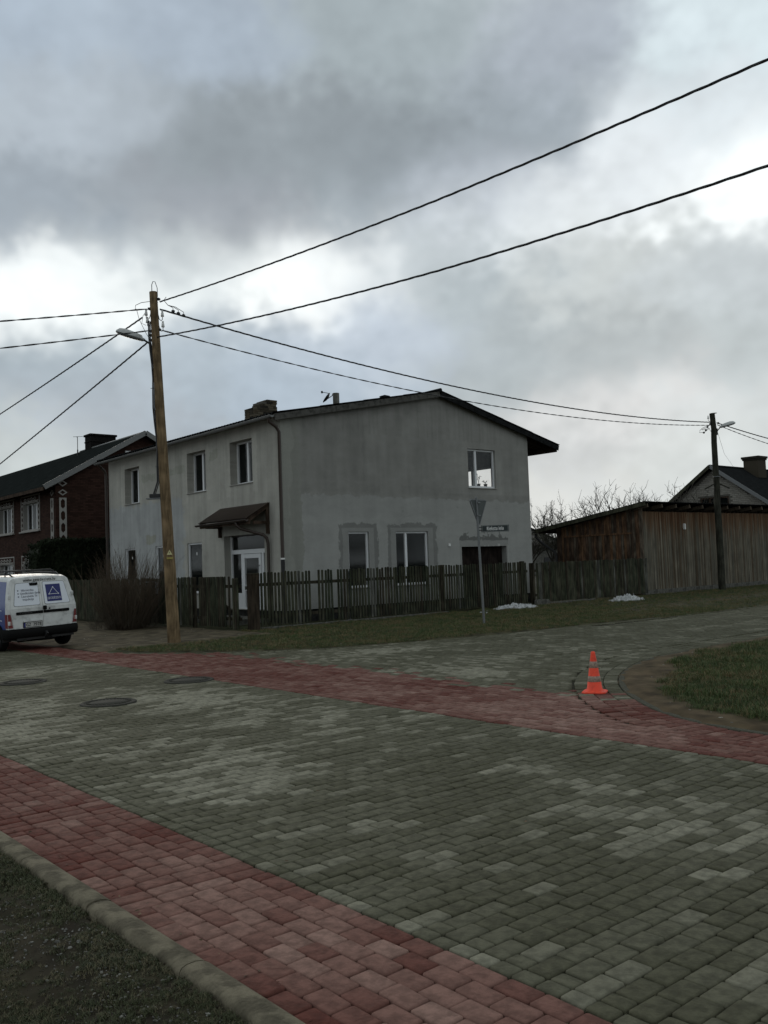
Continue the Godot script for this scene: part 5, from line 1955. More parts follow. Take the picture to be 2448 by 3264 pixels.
func make_poles() -> void:
	# near pole, leaning a little
	var foot := W(9.94, -0.1, 19.5)
	var top := W(9.69, 8.46, 19.71)
	var t := thing("utility_pole", W(9.94, 0, 19.5), "tall tan wooden utility pole with a warning triangle, on the grass tip", "utility pole", "utility poles")
	var at := func(y: float) -> Vector3: return foot.lerp(top, (y + 0.1) / 8.56)
	var st := st_new()
	var pts := []
	var rad := []
	for k in 15:
		pts.append(foot.lerp(top, k / 14.0) + Vector3(nz.get_noise_1d(k * 2.0), 0, nz.get_noise_1d(k * 2.0 + 40.0)) * 0.01)
		rad.append(lerpf(0.148, 0.092, k / 14.0) + (0.012 if k == 0 else 0.0))
	tube(st, pts, rad, 18)
	part("shaft", st, M.pole, t)
	var R := Vector3(0.7615, 0, 0.648)      # towards the right as one faces the houses
	for q in [[7.98, 1.0, 0.19], [7.72, 1.0, 0.19], [8.02, -1.0, 0.2], [7.84, -1.0, 0.18]]:
		var c: Vector3 = at.call(q[0] - 0.08)
		insulator(t, c + R * q[1] * 0.09, c + R * q[1] * q[2] + Vector3(0, -0.02, 0))
	# stay wires and jumper loops
	st = st_new()
	var p: Vector3 = at.call(8.46)
	tube(st, [p + R * -0.03, p + R * -0.03 + Vector3(0, 0.18, 0), p + R * 0.0 + Vector3(0, 0.26, 0), p + R * 0.05 + Vector3(0, 0.25, 0), p + R * 0.10 + Vector3(0, 0.1, 0), p + R * 0.105 + Vector3(0, -0.1, 0), p + R * 0.08 + Vector3(0, -0.24, 0)], 0.009, 6)
	p = at.call(8.2)
	tube(st, [p + R * 0.1, p + R * -0.1 + Vector3(0, 0.03, 0), p + R * -0.3 + Vector3(0, 0.01, 0), p + R * -0.44 + Vector3(0, -0.05, 0), p + R * -0.45 + Vector3(0, -0.14, 0), p + R * -0.32 + Vector3(0, -0.17, 0), p + R * -0.08 + Vector3(0, -0.15, 0)], 0.007, 6)
	tube(st, [p + R * -0.42 + Vector3(0, -0.15, 0), p + R * -0.36 + Vector3(0, -0.4, 0), p + R * -0.2 + Vector3(0, -0.75, 0), p + R * -0.08 + Vector3(0, -0.95, 0)], 0.006, 5)
	tube(st, [p + R * -0.15 + Vector3(0, -0.16, 0), p + R * -0.27 + Vector3(0, -0.32, 0), p + R * -0.3 + Vector3(0, -0.5, 0), p + R * -0.2 + Vector3(0, -0.55, 0)], 0.006, 5)
	part("jumper_wire", st, M.cable, t)
	for q in [[8.28, 0.12], [8.05, -0.11], [7.53, 0.1], [7.50, -0.10], [7.40, -0.10], [7.28, -0.10]]:
		st = st_new()
		box(st, at.call(q[0]) + R * q[1], Vector3(0.07, 0.06, 0.07), Basis(Vector3.UP, 0.7), 0.012)
		part("cable_clamp", st, M.black, t)
	# connectors where the upper cable taps the span to the far pole
	for k in 3:
		st = st_new()
		box(st, W(10.07 + k * 0.13, 7.98 - k * 0.035, 19.44 - k * 0.02), Vector3(0.07, 0.07, 0.05), Basis(Vector3.UP, 0.3 * k), 0.015)
		part("tap_connector", st, M.black, t)
	st = st_new()
	for k in 3:
		var c := W(10.07 + k * 0.13, 8.0 - k * 0.035, 19.44 - k * 0.02)
		tube(st, [W(9.92, 8.32, 19.49), W(9.87, 8.24, 19.52), W(9.95, 8.12, 19.47), W(10.02 + k * 0.06, 8.09 + k * 0.005, 19.45), c + Vector3(0, 0.06, 0), c], 0.008, 5)
	part("tap_wire", st, M.cable, t)
	# service cable down to a junction box
	st = st_new()
	var line := []
	for k in 12:
		var y := lerpf(7.75, 3.85, k / 11.0)
		line.append(at.call(y) + R * (-0.165 - 0.02 * sin(k * 1.3)) + Vector3(0, 0, 0.04))
	line.append(at.call(3.6) + R * -0.26)
	line.append(at.call(3.45) + R * -0.31)
	tube(st, line, 0.020, 6)
	var l2 := line.duplicate()
	for k in l2.size(): l2[k] += R * 0.035 + Vector3(0, -0.02, 0)
	tube(st, l2, 0.012, 6)
	part("service_cable", st, M.cable, t)
	for y in [6.1, 4.9, 4.2]:
		st = st_new()
		tube(st, [at.call(y) + R * -0.1, at.call(y) + R * -0.2 + Vector3(0, 0.01, 0)], 0.008, 5)
		part("cable_bracket", st, M.grey_metal, t)
	st = st_new()
	var bc: Vector3 = at.call(3.47) + R * -0.24
	box(st, bc + Vector3(0, 0.04, 0), Vector3(0.26, 0.09, 0.12), Basis(Vector3.UP, deg_to_rad(-40.4)), 0.01)
	part("junction_box", st, M.black, t)
	st = st_new()
	box(st, bc + Vector3(0, -0.025, 0) + R * -0.03, Vector3(0.36, 0.03, 0.13), Basis(Vector3.UP, deg_to_rad(-40.4)), 0.006)
	part("box_shelf", st, M.grey_metal, t)
	# warning triangle and yellow strip, wrapped close to the shaft
	var N := Vector3(-0.648, 0, 0.7615)
	var f := Basis(R, Vector3.UP, N).rotated(Vector3.UP, 0.35)
	st = st_new()
	var tc: Vector3 = at.call(2.14) + f.z * 0.142
	prism(st, PackedVector2Array([Vector2(-0.065, -0.05), Vector2(0.065, -0.05), Vector2(0, 0.07)]), 0.004, Transform3D(f, tc))
	var sign := part("warning_sign", st, mat(lin(0.62, 0.58, 0.30), 0.6), t)
	st = st_new()
	prism(st, PackedVector2Array([Vector2(-0.008, -0.03), Vector2(0.012, 0.0), Vector2(0.0, 0.0), Vector2(0.01, 0.036), Vector2(-0.014, -0.004), Vector2(0.0, -0.004)]), 0.003, Transform3D(f, tc + f.z * 0.004))
	part("bolt_mark", st, M.black, sign)
	st = st_new()
	box(st, at.call(2.01) + f.z * 0.146, Vector3(0.15, 0.05, 0.006), f, 0.001)
	part("yellow_label", st, mat(lin(0.30, 0.25, 0.06), 0.6), t)
	lamp("pale street lamp on the near tan pole, pointing left", at.call(6.95) + R * -0.115, at.call(7.18) + R * -0.13, at.call(7.30) + R * -0.30, W(8.99, 7.52, 20.31))
	# far pole
	t = thing("utility_pole", W(36.86, 0, 20.53), "dark wooden utility pole in front of the shed", "utility pole", "utility poles")
	st = st_new()
	pts = []
	rad = []
	for k in 13:
		pts.append(W(36.86 + 0.04 * k / 12.0, -0.1 + 7.95 * k / 12.0, 20.53) + Vector3(nz.get_noise_1d(k * 3.0 + 9.0), 0, nz.get_noise_1d(k * 3.0)) * 0.06)
		rad.append(lerpf(0.16, 0.115, k / 12.0))
	tube(st, pts, rad, 14)
	part("shaft", st, M.pole_dark, t)
	st = st_new()
	lathe(st, [Vector2(0.0, 0.03), Vector2(0.15, 0.02), Vector2(0.15, 0.0), Vector2(0.0, 0.0)], 14, Transform3D(Basis(Vector3.BACK, 0.05), W(36.9, 7.84, 20.5)))
	part("cap", st, M.pole_dark, t)
	insulator(t, W(36.82, 7.62, 20.58), W(36.72, 7.64, 20.66))
	st = st_new()
	tube(st, [W(36.78, 7.35, 20.6), W(36.6, 7.2, 20.75), W(36.4, 7.12, 20.9), W(36.38, 7.0, 20.92), W(36.55, 7.02, 20.78), W(36.75, 7.2, 20.62)], 0.010, 5)
	tube(st, [W(36.78, 7.35, 20.6), W(36.62, 7.28, 20.7), W(36.45, 7.18, 20.86), W(36.5, 7.12, 20.84), W(36.72, 7.18, 20.65), W(36.84, 7.0, 20.6)], 0.010, 5)
	part("jumper_wire", st, M.cable, t)
	for q in [[36.76, 7.38, 20.6], [36.66, 7.24, 20.68], [36.6, 7.1, 20.73], [36.54, 7.0, 20.8], [37.02, 7.40, 20.36]]:
		st = st_new()
		box(st, W(q[0], q[1], q[2]), Vector3(0.10, 0.08, 0.08), Basis(Vector3.UP, 0.6), 0.02)
		part("cable_clamp", st, M.black, t)
	st = st_new()
	tube(st, [W(36.87, 5.0, 20.5), W(36.87, 5.03, 20.5)], 0.148, 14)
	part("metal_band", st, M.grey_metal, t)
	for s in [-1.0, 1.0]:
		st = st_new()
		tube(st, [W(36.86, 4.75, 20.5), W(36.86 + s * 0.42, 4.48, 20.5 - s * 0.36)], 0.03, 6)
		part("stay_brace", st, M.pole_dark, t)
	lamp("pale street lamp on the dark pole by the shed, pointing right", W(36.97, 7.0, 20.42), W(37.0, 7.08, 20.39), W(37.09, 7.22, 20.31), W(37.62, 7.38, 19.88))
	# spans
	var c1 := []
	var c2 := []
	for k in 45:
		var v := lerpf(19.62, -22.0, k / 44.0)
		c1.append(W(lerpf(9.82, 9.94, minf(1.0, k / 10.0)), 7.24 + 0.0023 * pow(v + 1.0, 2.0), v))
		c2.append(W(lerpf(9.72, 9.94, minf(1.0, k / 10.0)), 6.0 + 0.0033 * pow(v + 0.5, 2.0), v))
	cable("thick twisted black cable, higher of the two crossing the sky to the upper right", c1, 0.0098, 3, 1.1)
	cable("thick twisted black cable, lower of the two crossing the sky to the upper right", c2, 0.0098, 3, 1.1)
	cable("upper twisted cable between the tan pole and the dark pole", sag_line(W(9.81, 8.03, 19.61), W(36.82, 7.45, 20.56), 0.58), 0.012, 3)
	cable("lower thin cable between the tan pole and the dark pole", sag_line(W(9.84, 7.51, 19.58), W(36.78, 7.32, 20.59), 0.62), 0.0095, 2)
	cable("upper cable leaving the dark pole towards the right edge", sag_line(W(37.0, 7.42, 20.41), W(64.0, 7.4, 20.6), 0.68), 0.013, 3)
	cable("lower cable leaving the dark pole towards the right edge", sag_line(W(37.01, 7.33, 20.4), W(64.0, 7.2, 20.6), 0.95), 0.010, 2)
	var lft := func(a: Vector3, b: Vector3, sag: float) -> Array: return sag_line(a, a + (b - a) * 2.6, sag)
	cable("upper cable from the tan pole over the street to the left edge", lft.call(W(9.56, 8.05, 19.82), W(6.12, 7.26, 19.74), 0.05), 0.010, 2)
	cable("lower level cable from the tan pole over the street to the left edge", lft.call(W(9.63, 7.52, 19.76), W(6.12, 6.67, 19.74), 0.05), 0.0095, 2)
	cable("upper of the two cables sloping down left from the tan pole", lft.call(W(9.48, 7.84, 19.89), W(9.9, 7.5, 32.1), 0.15), 0.011, 3)
	cable("lower of the two cables sloping down left from the tan pole", lft.call(W(9.57, 7.23, 19.81), W(9.9, 5.72, 32.1), 0.10), 0.011, 3)
	var st2 := st_new()
	tube(st2, [W(37.0, 7.0, 20.4), W(45.0, 6.92, 24.5), W(52.5, 6.88, 28.0)], 0.006, 4)
	tag(part("overhead_cable", st2, M.cable, self), "thin stay wire from the dark pole down to the pale brick house", "cable", "overhead cables")

# ---------- signs ----------
func text(called: String, s: String, height: float, m: Material, parent: Node3D, xf: Transform3D, font := "Droid Sans", squeeze := 1.0, bold := false) -> void:
	var tm := TextMesh.new()
	var f := SystemFont.new()
	f.font_names = PackedStringArray([font])
	if bold: f.font_weight = 700
	tm.font = f
	tm.text = s
	tm.font_size = 64
	tm.pixel_size = height / 46.0
	tm.depth = 0.002
	tm.curve_step = 4.0
	placed(called, tm, m, parent, xf * Transform3D(Basis().scaled(Vector3(squeeze, 1, 1)), Vector3.ZERO))

func make_street_sign() -> void:
	var b := W(17.38, 0, 16.49)
	var t := thing("street_sign", b, "grey sign post with the back of a triangular sign and a street name plate", "street sign")
	var st := st_new()
	var top := W(17.30, 3.36, 16.52)
	tube(st, [b - Vector3(0, 0.1, 0), top], 0.032, 14)
	part("post", st, M.grey_metal, t)
	st = st_new()
	lathe(st, [Vector2(0.034, 0.0), Vector2(0.034, 0.012), Vector2(0.0, 0.018)], 12, Transform3D(Basis(), top))
	part("cap", st, M.grey_metal, t)
	# triangle: its face turned away from us, the far edge to the right
	var f := Basis(Vector3.UP, deg_to_rad(12.0))
	var c := W(17.40, 3.31, 16.55)
	var o := PackedVector2Array()
	var corners := [Vector2(-0.42, 0.0), Vector2(0.0, -0.70), Vector2(0.42, 0.0)]
	for k in 3:
		var p: Vector2 = corners[k]
		var q: Vector2 = corners[(k + 2) % 3]
		var r: Vector2 = corners[(k + 1) % 3]
		o.append(p + (q - p).normalized() * 0.05)
		o.append(p + ((q - p).normalized() + (r - p).normalized()) * 0.022)
		o.append(p + (r - p).normalized() * 0.05)
	st = st_new()
	prism(st, o, 0.006, Transform3D(f, c))
	var plate := part("triangle_plate", st, rough_mat(lin(0.085, 0.10, 0.095), M.grain, 2.0, 0.6), t)
	st = st_new()
	for k in o.size():
		var p: Vector2 = o[k]
		var q := o[(k + 1) % o.size()]
		beam(st, c + f * Vector3(p.x, p.y, 0.0), c + f * Vector3(q.x, q.y, 0.0), 0.03, 0.03, f.z)
	part("folded_rim", st, M.grey_metal, plate)
	for y in [-0.08, -0.42]:
		st = st_new()
		box(st, c + Vector3(-0.05, y, 0.03), Vector3(0.13, 0.03, 0.10), f, 0.005)
		part("clamp", st, M.grey_metal, t)
	# the name plate
	var g := Basis(Vector3.UP, deg_to_rad(-38.0))
	var pc := W(17.36, 2.53, 16.50) + g * Vector3(0.42, 0, 0)
	st = st_new()
	box(st, pc, Vector3(0.74, 0.185, 0.012), g, 0.003)
	var np := part("name_plate", st, mat(lin(0.012, 0.022, 0.022), 0.5), t)
	st = st_new()
	var e := [[0.0, 0.082, 0.70, 0.006], [0.0, -0.082, 0.70, 0.006], [-0.348, 0.0, 0.006, 0.16], [0.348, 0.0, 0.006, 0.16]]
	for q in e:
		box(st, pc + g * Vector3(q[0], q[1], 0.0065), Vector3(q[2], q[3], 0.003), g)
	part("plate_border", st, M.lamp_shell, np)
	text("plate_lettering", "Riekstu iela", 0.095, M.porcelain, np, Transform3D(g, pc + g * Vector3(0.0, 0.0, 0.009)), "Droid Sans", 0.62, true)
	for y in [0.04, -0.04]:
		st = st_new()
		box(st, W(17.36, 2.53 + y, 16.50) + g * Vector3(0.02, 0, 0), Vector3(0.10, 0.02, 0.07), g, 0.003)
		part("clamp", st, M.black, t)

# ---------- cone ----------
func make_cone() -> void:
	var at := W(9.27, 0.0, 6.95)
	var t := thing("traffic_cone", at, "orange red traffic cone with two pale reflective bands at the kerb curve", "traffic cone")
	t.rotation.y = 0.5
	var orange := rough_mat(lin(0.95, 0.075, 0.028), ntex(0.03, [[0.0, 0.78], [0.4, 0.96], [1.0, 1.0]], 44, 128, 5), 2.5, 0.6)
	var st := st_new()
	# square foot with clipped corners, thick at the middle
	var ring := func(r: float, y: float, c: float) -> Array:
		var a := []
		for k in 4:
			var b := Basis(Vector3.UP, PI / 2 * k)
			a.append(b * Vector3(r, y, c))
			a.append(b * Vector3(r, y, -c))
		return a
	var rs := [ring.call(0.148, 0.0, 0.10), ring.call(0.148, 0.012, 0.10), ring.call(0.135, 0.022, 0.09), ring.call(0.10, 0.030, 0.055)]
	for i in 3:
		for k in 8:
			quad(st, rs[i][k], rs[i][(k + 1) % 8], rs[i + 1][(k + 1) % 8], rs[i + 1][k])
	for k in range(1, 7):
		tri(st, rs[3][0], rs[3][k], rs[3][k + 1])
	part("base", st, orange, t, true)
	var rad := func(y: float) -> float: return lerpf(0.098, 0.024, (y - 0.03) / 0.475)
	st = st_new()
	lathe(st, [Vector2(0.118, 0.026), Vector2(rad.call(0.045), 0.045), Vector2(rad.call(0.48), 0.48), Vector2(0.026, 0.5), Vector2(0.018, 0.505), Vector2(0.014, 0.495), Vector2(0.012, 0.4)], 36)
	part("body", st, orange, t, true)
	var band := rough_mat(lin(0.60, 0.44, 0.34), ntex(0.06, [[0.0, 0.5], [0.42, 0.75], [0.6, 0.95], [1.0, 1.0]], 61, 128, 4), 5.0, 0.5, M.fine, 14.0)
	for q in [[0.135, 0.205], [0.305, 0.385]]:
		st = st_new()
		lathe(st, [Vector2(rad.call(q[0]) + 0.0005, q[0]), Vector2(rad.call(q[0]) + 0.002, q[0] + 0.002), Vector2(rad.call(q[1]) + 0.002, q[1] - 0.002), Vector2(rad.call(q[1]) + 0.0005, q[1])], 36)
		part("reflective_band", st, band, t, true)

# ---------- snow ----------
func heap(label: String, at: Vector3, lx: float, lz: float, h: float, turn: float, sd: int) -> void:
	var n := FastNoiseLite.new()
	n.seed = sd
	n.frequency = 1.0
	var st := st_new()
	st.set_smooth_group(1)
	var b := Basis(Vector3.UP, turn)
	var P := []
	for i in 41:
		var row := []
		for j in 21:
			var x := i / 20.0 - 1.0
			var z := j / 10.0 - 1.0
			var r := sqrt(x * x + z * z)
			var e := 1.0 - r + 0.5 * n.get_noise_2d(x * 3.0, z * 3.0) - 0.1
			var y := -0.05
			if e > 0.0: y = h * pow(e, 0.6) * (0.75 + 0.7 * n.get_noise_2d(x * 5.0 + 9.0, z * 4.0)) + 0.025 * n.get_noise_2d(x * 14.0, z * 9.0) + 0.01
			row.append(at + b * Vector3(x * lx, y, z * lz))
		P.append(row)
	for i in 40:
		for j in 20:
			quad(st, P[i][j + 1], P[i + 1][j + 1], P[i + 1][j], P[i][j])
	var o := part("snow_heap", st, M.snow, self)
	tag(o, label, "snow heap", "white heaps by the fence")

func make_heaps() -> void:
	M.snow = rough_mat(lin(0.52, 0.53, 0.53), ntex(0.05, [[0.0, 0.25], [0.36, 0.5], [0.46, 0.95], [1.0, 1.0]], 91, 256, 5), 0.9, 0.8)
	heap("low spread white heap on the grass below the picket fence, left of the other", W(23.2, 0.0, 20.5), 1.0, 0.34, 0.22, -0.18, 3)
	heap("taller white heap beside the shed end, right of the other", W(28.35, 0.0, 19.6), 0.75, 0.45, 0.28, -0.2, 8)
	for q in [[21.0, 20.05, 0.05, "small white lump farthest left of the low white heap"], [21.45, 20.2, 0.08, "largest white lump just left of the low white heap"], [20.9, 19.7, 0.04, "smallest white lump, nearest to the road below the low heap"]]:
		var st := st_new()
		lathe(st, [Vector2(q[2], -0.01), Vector2(q[2] * 0.8, 0.035), Vector2(0.0, 0.05)], 7, Transform3D(Basis(Vector3.UP, q[0]), W(q[0], 0.0, q[1])), false)
		tag(part("snow_lump", st, M.snow, self), q[3], "snow lump", "small white lumps")

# ---------- vegetation ----------
func twig(st: SurfaceTool, p: Vector3, d: Vector3, l: float, r: float, bend: float, segs := 4, sides := 4, thin := 0.0022) -> Array:
	var pts := [p]
	var rad := [r]
	var q := p
	for k in segs:
		d = (d + Vector3(rng.randfn(0, bend), rng.randfn(0, bend) + 0.04, rng.randfn(0, bend))).normalized()
		q += d * l / segs
		pts.append(q)
		rad.append(maxf(r * (1.0 - 0.8 * (k + 1) / segs), thin))
	tube(st, pts, rad, sides, false)
	return pts

func make_shrub() -> void:
	var t := thing("bare_shrub", W(11.65, 0, 25.9), "large leafless brown shrub in front of the left fence", "shrub")
	var st := st_new()
	for k in 360:
		var a := rng.randf() * TAU
		var rr := sqrt(rng.randf()) * 0.55
		var p := W(11.65 + cos(a) * rr, 0.0, 25.9 + sin(a) * rr * 0.9)
		var out := Vector3(cos(a) * rr * 1.1 + rng.randfn(0, 0.12), 1.0, -sin(a) * rr * 1.1 + rng.randfn(0, 0.12)).normalized()
		var l := rng.randf_range(1.4, 2.7) * (1.0 - 0.25 * rr)
		var pts := twig(st, p, out, l, rng.randf_range(0.006, 0.014), 0.07, 5, 3)
		for m in 3:
			var i := rng.randi_range(1, 4)
			twig(st, pts[i], (out + Vector3(rng.randfn(0, 0.5), rng.randf_range(0.1, 0.5), rng.randfn(0, 0.5))).normalized(), rng.randf_range(0.35, 0.8), 0.0055, 0.1, 3, 3)
	var bark := mat(lin(0.085, 0.062, 0.04), 0.9)
	part("branches", st, bark, t)
	# low tangle of short shoots and dead stems
	st = st_new()
	for k in 520:
		var a := rng.randf() * TAU
		var rr := sqrt(rng.randf()) * 1.05
		var p := W(11.6 + cos(a) * rr, rng.randf_range(0.0, 0.9) * (1.2 - rr), 25.9 + sin(a) * rr * 0.8)
		twig(st, p, Vector3(rng.randfn(0, 0.5), 0.8, rng.randfn(0, 0.5)).normalized(), rng.randf_range(0.25, 0.7), 0.005, 0.12, 2, 3)
	tag(part("low_shoots", st, mat(lin(0.06, 0.048, 0.032), 0.9), t), "", "", "", "stuff")

func bare_tree(called: String, label: String, base: Vector3, h: float, spread: float, lean: Vector3, buds: float, sd: int) -> void:
	rng.seed = sd
	var t := thing(called, base, label, "tree", "bare trees behind the shed")
	var st := st_new()
	var bark := mat(lin(0.05, 0.045, 0.035), 0.9)
	var trunk_top := base + Vector3(lean.x * 0.3, h * 0.35, lean.z * 0.3)
	tube(st, [base - Vector3(0, 0.1, 0), base.lerp(trunk_top, 0.5) + Vector3(0.04, 0, 0.03), trunk_top], [0.13, 0.11, 0.09], 9)
	part("trunk", st, bark, t)
	st = st_new()
	var tips := []
	for k in 8:
		var a := TAU * k / 8.0 + rng.randf_range(-0.3, 0.3)
		var d := Vector3(cos(a) * spread, rng.randf_range(0.5, 1.2), sin(a) * spread).normalized()
		var limb := twig(st, trunk_top.lerp(base, rng.randf_range(0.0, 0.25)), d, h * rng.randf_range(0.45, 0.68), 0.06, 0.16, 6, 5, 0.014)
		for m in 9:
			var i := rng.randi_range(2, 6)
			var d2 := (d * 0.5 + Vector3(rng.randfn(0, 0.55), rng.randf_range(0.2, 0.9), rng.randfn(0, 0.55))).normalized()
			var br := twig(st, limb[i], d2, h * rng.randf_range(0.14, 0.30), 0.026, 0.2, 5, 4, 0.009)
			for w in 6:
				var j := rng.randi_range(1, 5)
				var tw := twig(st, br[j], (d2 + Vector3(rng.randfn(0, 0.6), rng.randf_range(0.0, 0.6), rng.randfn(0, 0.6))).normalized(), h * rng.randf_range(0.05, 0.13), 0.015, 0.2, 3, 3, 0.007)
				tips.append_array(tw)
	part("crown", st, bark, t)
	if buds > 0.0:
		st = st_new()
		for p in tips:
			if rng.randf() > buds: continue
			for e in 3:
				var c: Vector3 = p + Vector3(rng.randfn(0, 0.05), rng.randfn(0, 0.05), rng.randfn(0, 0.05))
				var x := Vector3(rng.randfn(0, 1), rng.randfn(0, 1), rng.randfn(0, 1)).normalized() * 0.035
				var y := x.cross(Vector3(rng.randf(), 1, rng.randf())).normalized() * 0.03
				tri(st, c - x, c + x, c + y)
		tag(part("leaf_buds", st, mat(lin(0.05, 0.05, 0.025), 0.9), t), "", "", "", "stuff")

func make_hedge() -> void:
	var t := thing("evergreen_hedge", W(14.3, 0, 37.6), "tall clipped dark evergreen hedge beside the red brick house", "hedge")
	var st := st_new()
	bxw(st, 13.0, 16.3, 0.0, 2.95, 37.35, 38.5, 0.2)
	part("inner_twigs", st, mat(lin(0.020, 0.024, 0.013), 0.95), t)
	st = st_new()
	for k in 14000:
		var f := rng.randf()
		var p: Vector3
		var u := rng.randf_range(12.85, 16.4)
		var y := rng.randf_range(0.0, 3.1)
		if f < 0.6: p = W(u, y, 37.25)
		elif f < 0.75: p = W(12.9, y, rng.randf_range(37.3, 38.6))
		else: p = W(u, 3.08, rng.randf_range(37.2, 38.6))
		var bul := 0.12 * nz.get_noise_3d(p.x * 0.9, p.y * 0.9, p.z * 0.9) + 0.10 * nz.get_noise_3d(p.x * 3.0, p.y * 3.0, p.z * 3.0)
		var c := Vector3(14.6, 1.5, -37.9)
		var nd := (p - c)
		if p.y > 2.6 and p.x < 13.4: p += Vector3(0.2, -0.15, 0)
		p += nd.normalized() * (bul + rng.randfn(0, 0.05))
		var d := Vector3(rng.randfn(0, 0.5), 1.0, rng.randfn(0, 0.5)).normalized() * rng.randf_range(0.06, 0.15)
		var s := d.cross(nd).normalized() * rng.randf_range(0.02, 0.05)
		tri(st, p - s, p + s, p + d)
		tri(st, p - s + nd.normalized() * 0.02, p + d * 0.6 + s, p + d * 1.1 - s * 0.6)
	tag(part("foliage", st, rough_mat(lin(0.020, 0.028, 0.014), M.grain, 3.0, 0.85), t), "", "", "", "stuff")

func make_pots() -> void:
	for q in [[24.15, 4.40, "small potted plant with drooping leaves in the upper gable window", 0], [24.52, 4.40, "low dark flower pot at the right of the upper gable window", 1]]:
		var at := W(q[0], 4.40, HV0 + 0.30)
		var t := thing("potted_plant", at, q[2], "potted plant", "plants on the upper window sill")
		var st := st_new()
		lathe(st, [Vector2(0.05, 0.0), Vector2(0.075, 0.12), Vector2(0.08, 0.13), Vector2(0.0, 0.125)], 12)
		part("pot", st, M.brown_metal, t, true)
		st = st_new()
		for k in (9 if q[3] == 0 else 14):
			var a := rng.randf() * TAU
			var o := Vector3(cos(a), 0, sin(a))
			var hh: float = rng.randf_range(0.2, 0.42) if q[3] == 0 else rng.randf_range(0.08, 0.16)
			var base := Vector3(0, 0.12, 0)
			var mid := base + o * 0.06 + Vector3(0, hh, 0)
			var tip := mid + o * rng.randf_range(0.06, 0.12) - Vector3(0, hh * 0.15, 0)
			var s := o.cross(Vector3.UP) * 0.028
			tube(st, [base, mid], 0.004, 4, false)
			quad(st, mid - s * 0.3, mid + s * 0.3, mid.lerp(tip, 0.5) + s, mid.lerp(tip, 0.5) - s)
			tri(st, mid.lerp(tip, 0.5) - s, mid.lerp(tip, 0.5) + s, tip)
		part("leaves", st, mat(lin(0.03, 0.05, 0.03), 0.7), t, true)
	# the ledge that carries them

# ---------- the van: local x to its right as seen from behind, z backwards, rear face at z = 0 ----------
func rear_z(y: float) -> float:
	return 0.0 if y < 0.97 else -(y - 0.97) * 0.20

func patch(st: SurfaceTool, o: PackedVector2Array, lift: float, thick := 0.008) -> void:
	# an outline on the rear face (kept on one side of the fold at y = 0.97), lifted off it
	if Geometry2D.is_polygon_clockwise(o):
		o.reverse()
	var t := Geometry2D.triangulate_polygon(o)
	var f := func(q: Vector2, l: float) -> Vector3: return Vector3(q.x, q.y, rear_z(q.y) + l)
	for i in range(0, t.size(), 3):
		var a := o[t[i]]
		var b := o[t[i + 1]]
		var c := o[t[i + 2]]
		if (b - a).cross(c - a) < 0.0:
			var s := b
			b = c
			c = s
		tri(st, f.call(a, lift), f.call(b, lift), f.call(c, lift))
	for i in o.size():
		var a := o[i]
		var b := o[(i + 1) % o.size()]
		quad(st, f.call(a, lift - thick), f.call(b, lift - thick), f.call(b, lift), f.call(a, lift))

func rounded(p: Array, r: float) -> PackedVector2Array:
	var o := PackedVector2Array()
	var n := p.size()
	for i in n:
		var a: Vector2 = p[i]
		var b: Vector2 = (p[(i + n - 1) % n] - a).normalized()
		var c: Vector2 = (p[(i + 1) % n] - a).normalized()
		for k in 6:
			var t := k / 5.0
			o.append((a + b * r) * (1 - t) * (1 - t) + a * 2.0 * t * (1 - t) + (a + c * r) * t * t)
	return o

func half_w(y: float) -> float:
	if y < 0.5: return lerpf(0.80, 0.845, clampf((y - 0.25) / 0.25, 0, 1))
	if y < 0.95: return lerpf(0.845, 0.85, (y - 0.5) / 0.45)
	return lerpf(0.85, 0.70, pow((y - 0.95) / 0.75, 1.25))

func body_ring(z: float, bottom: float, roof: float, narrow: float) -> Array:
	var a := []
	var n := 9
	for k in n:
		var y := lerpf(bottom, roof - 0.14, float(k) / (n - 1))
		a.append(Vector3(half_w(y) * narrow, y, z))
	var wr := half_w(roof - 0.14) * narrow
	for k in range(1, 5):
		var t := PI / 2 * k / 4.0
		a.append(Vector3(wr - 0.16 * (1.0 - cos(t)), roof - 0.14 + 0.11 * sin(t), z))
	a.append(Vector3(0.25, roof - 0.008, z))
	var b := a.duplicate()
	b.reverse()
	for p in b:
		a.append(Vector3(-p.x, p.y, p.z))
	return a

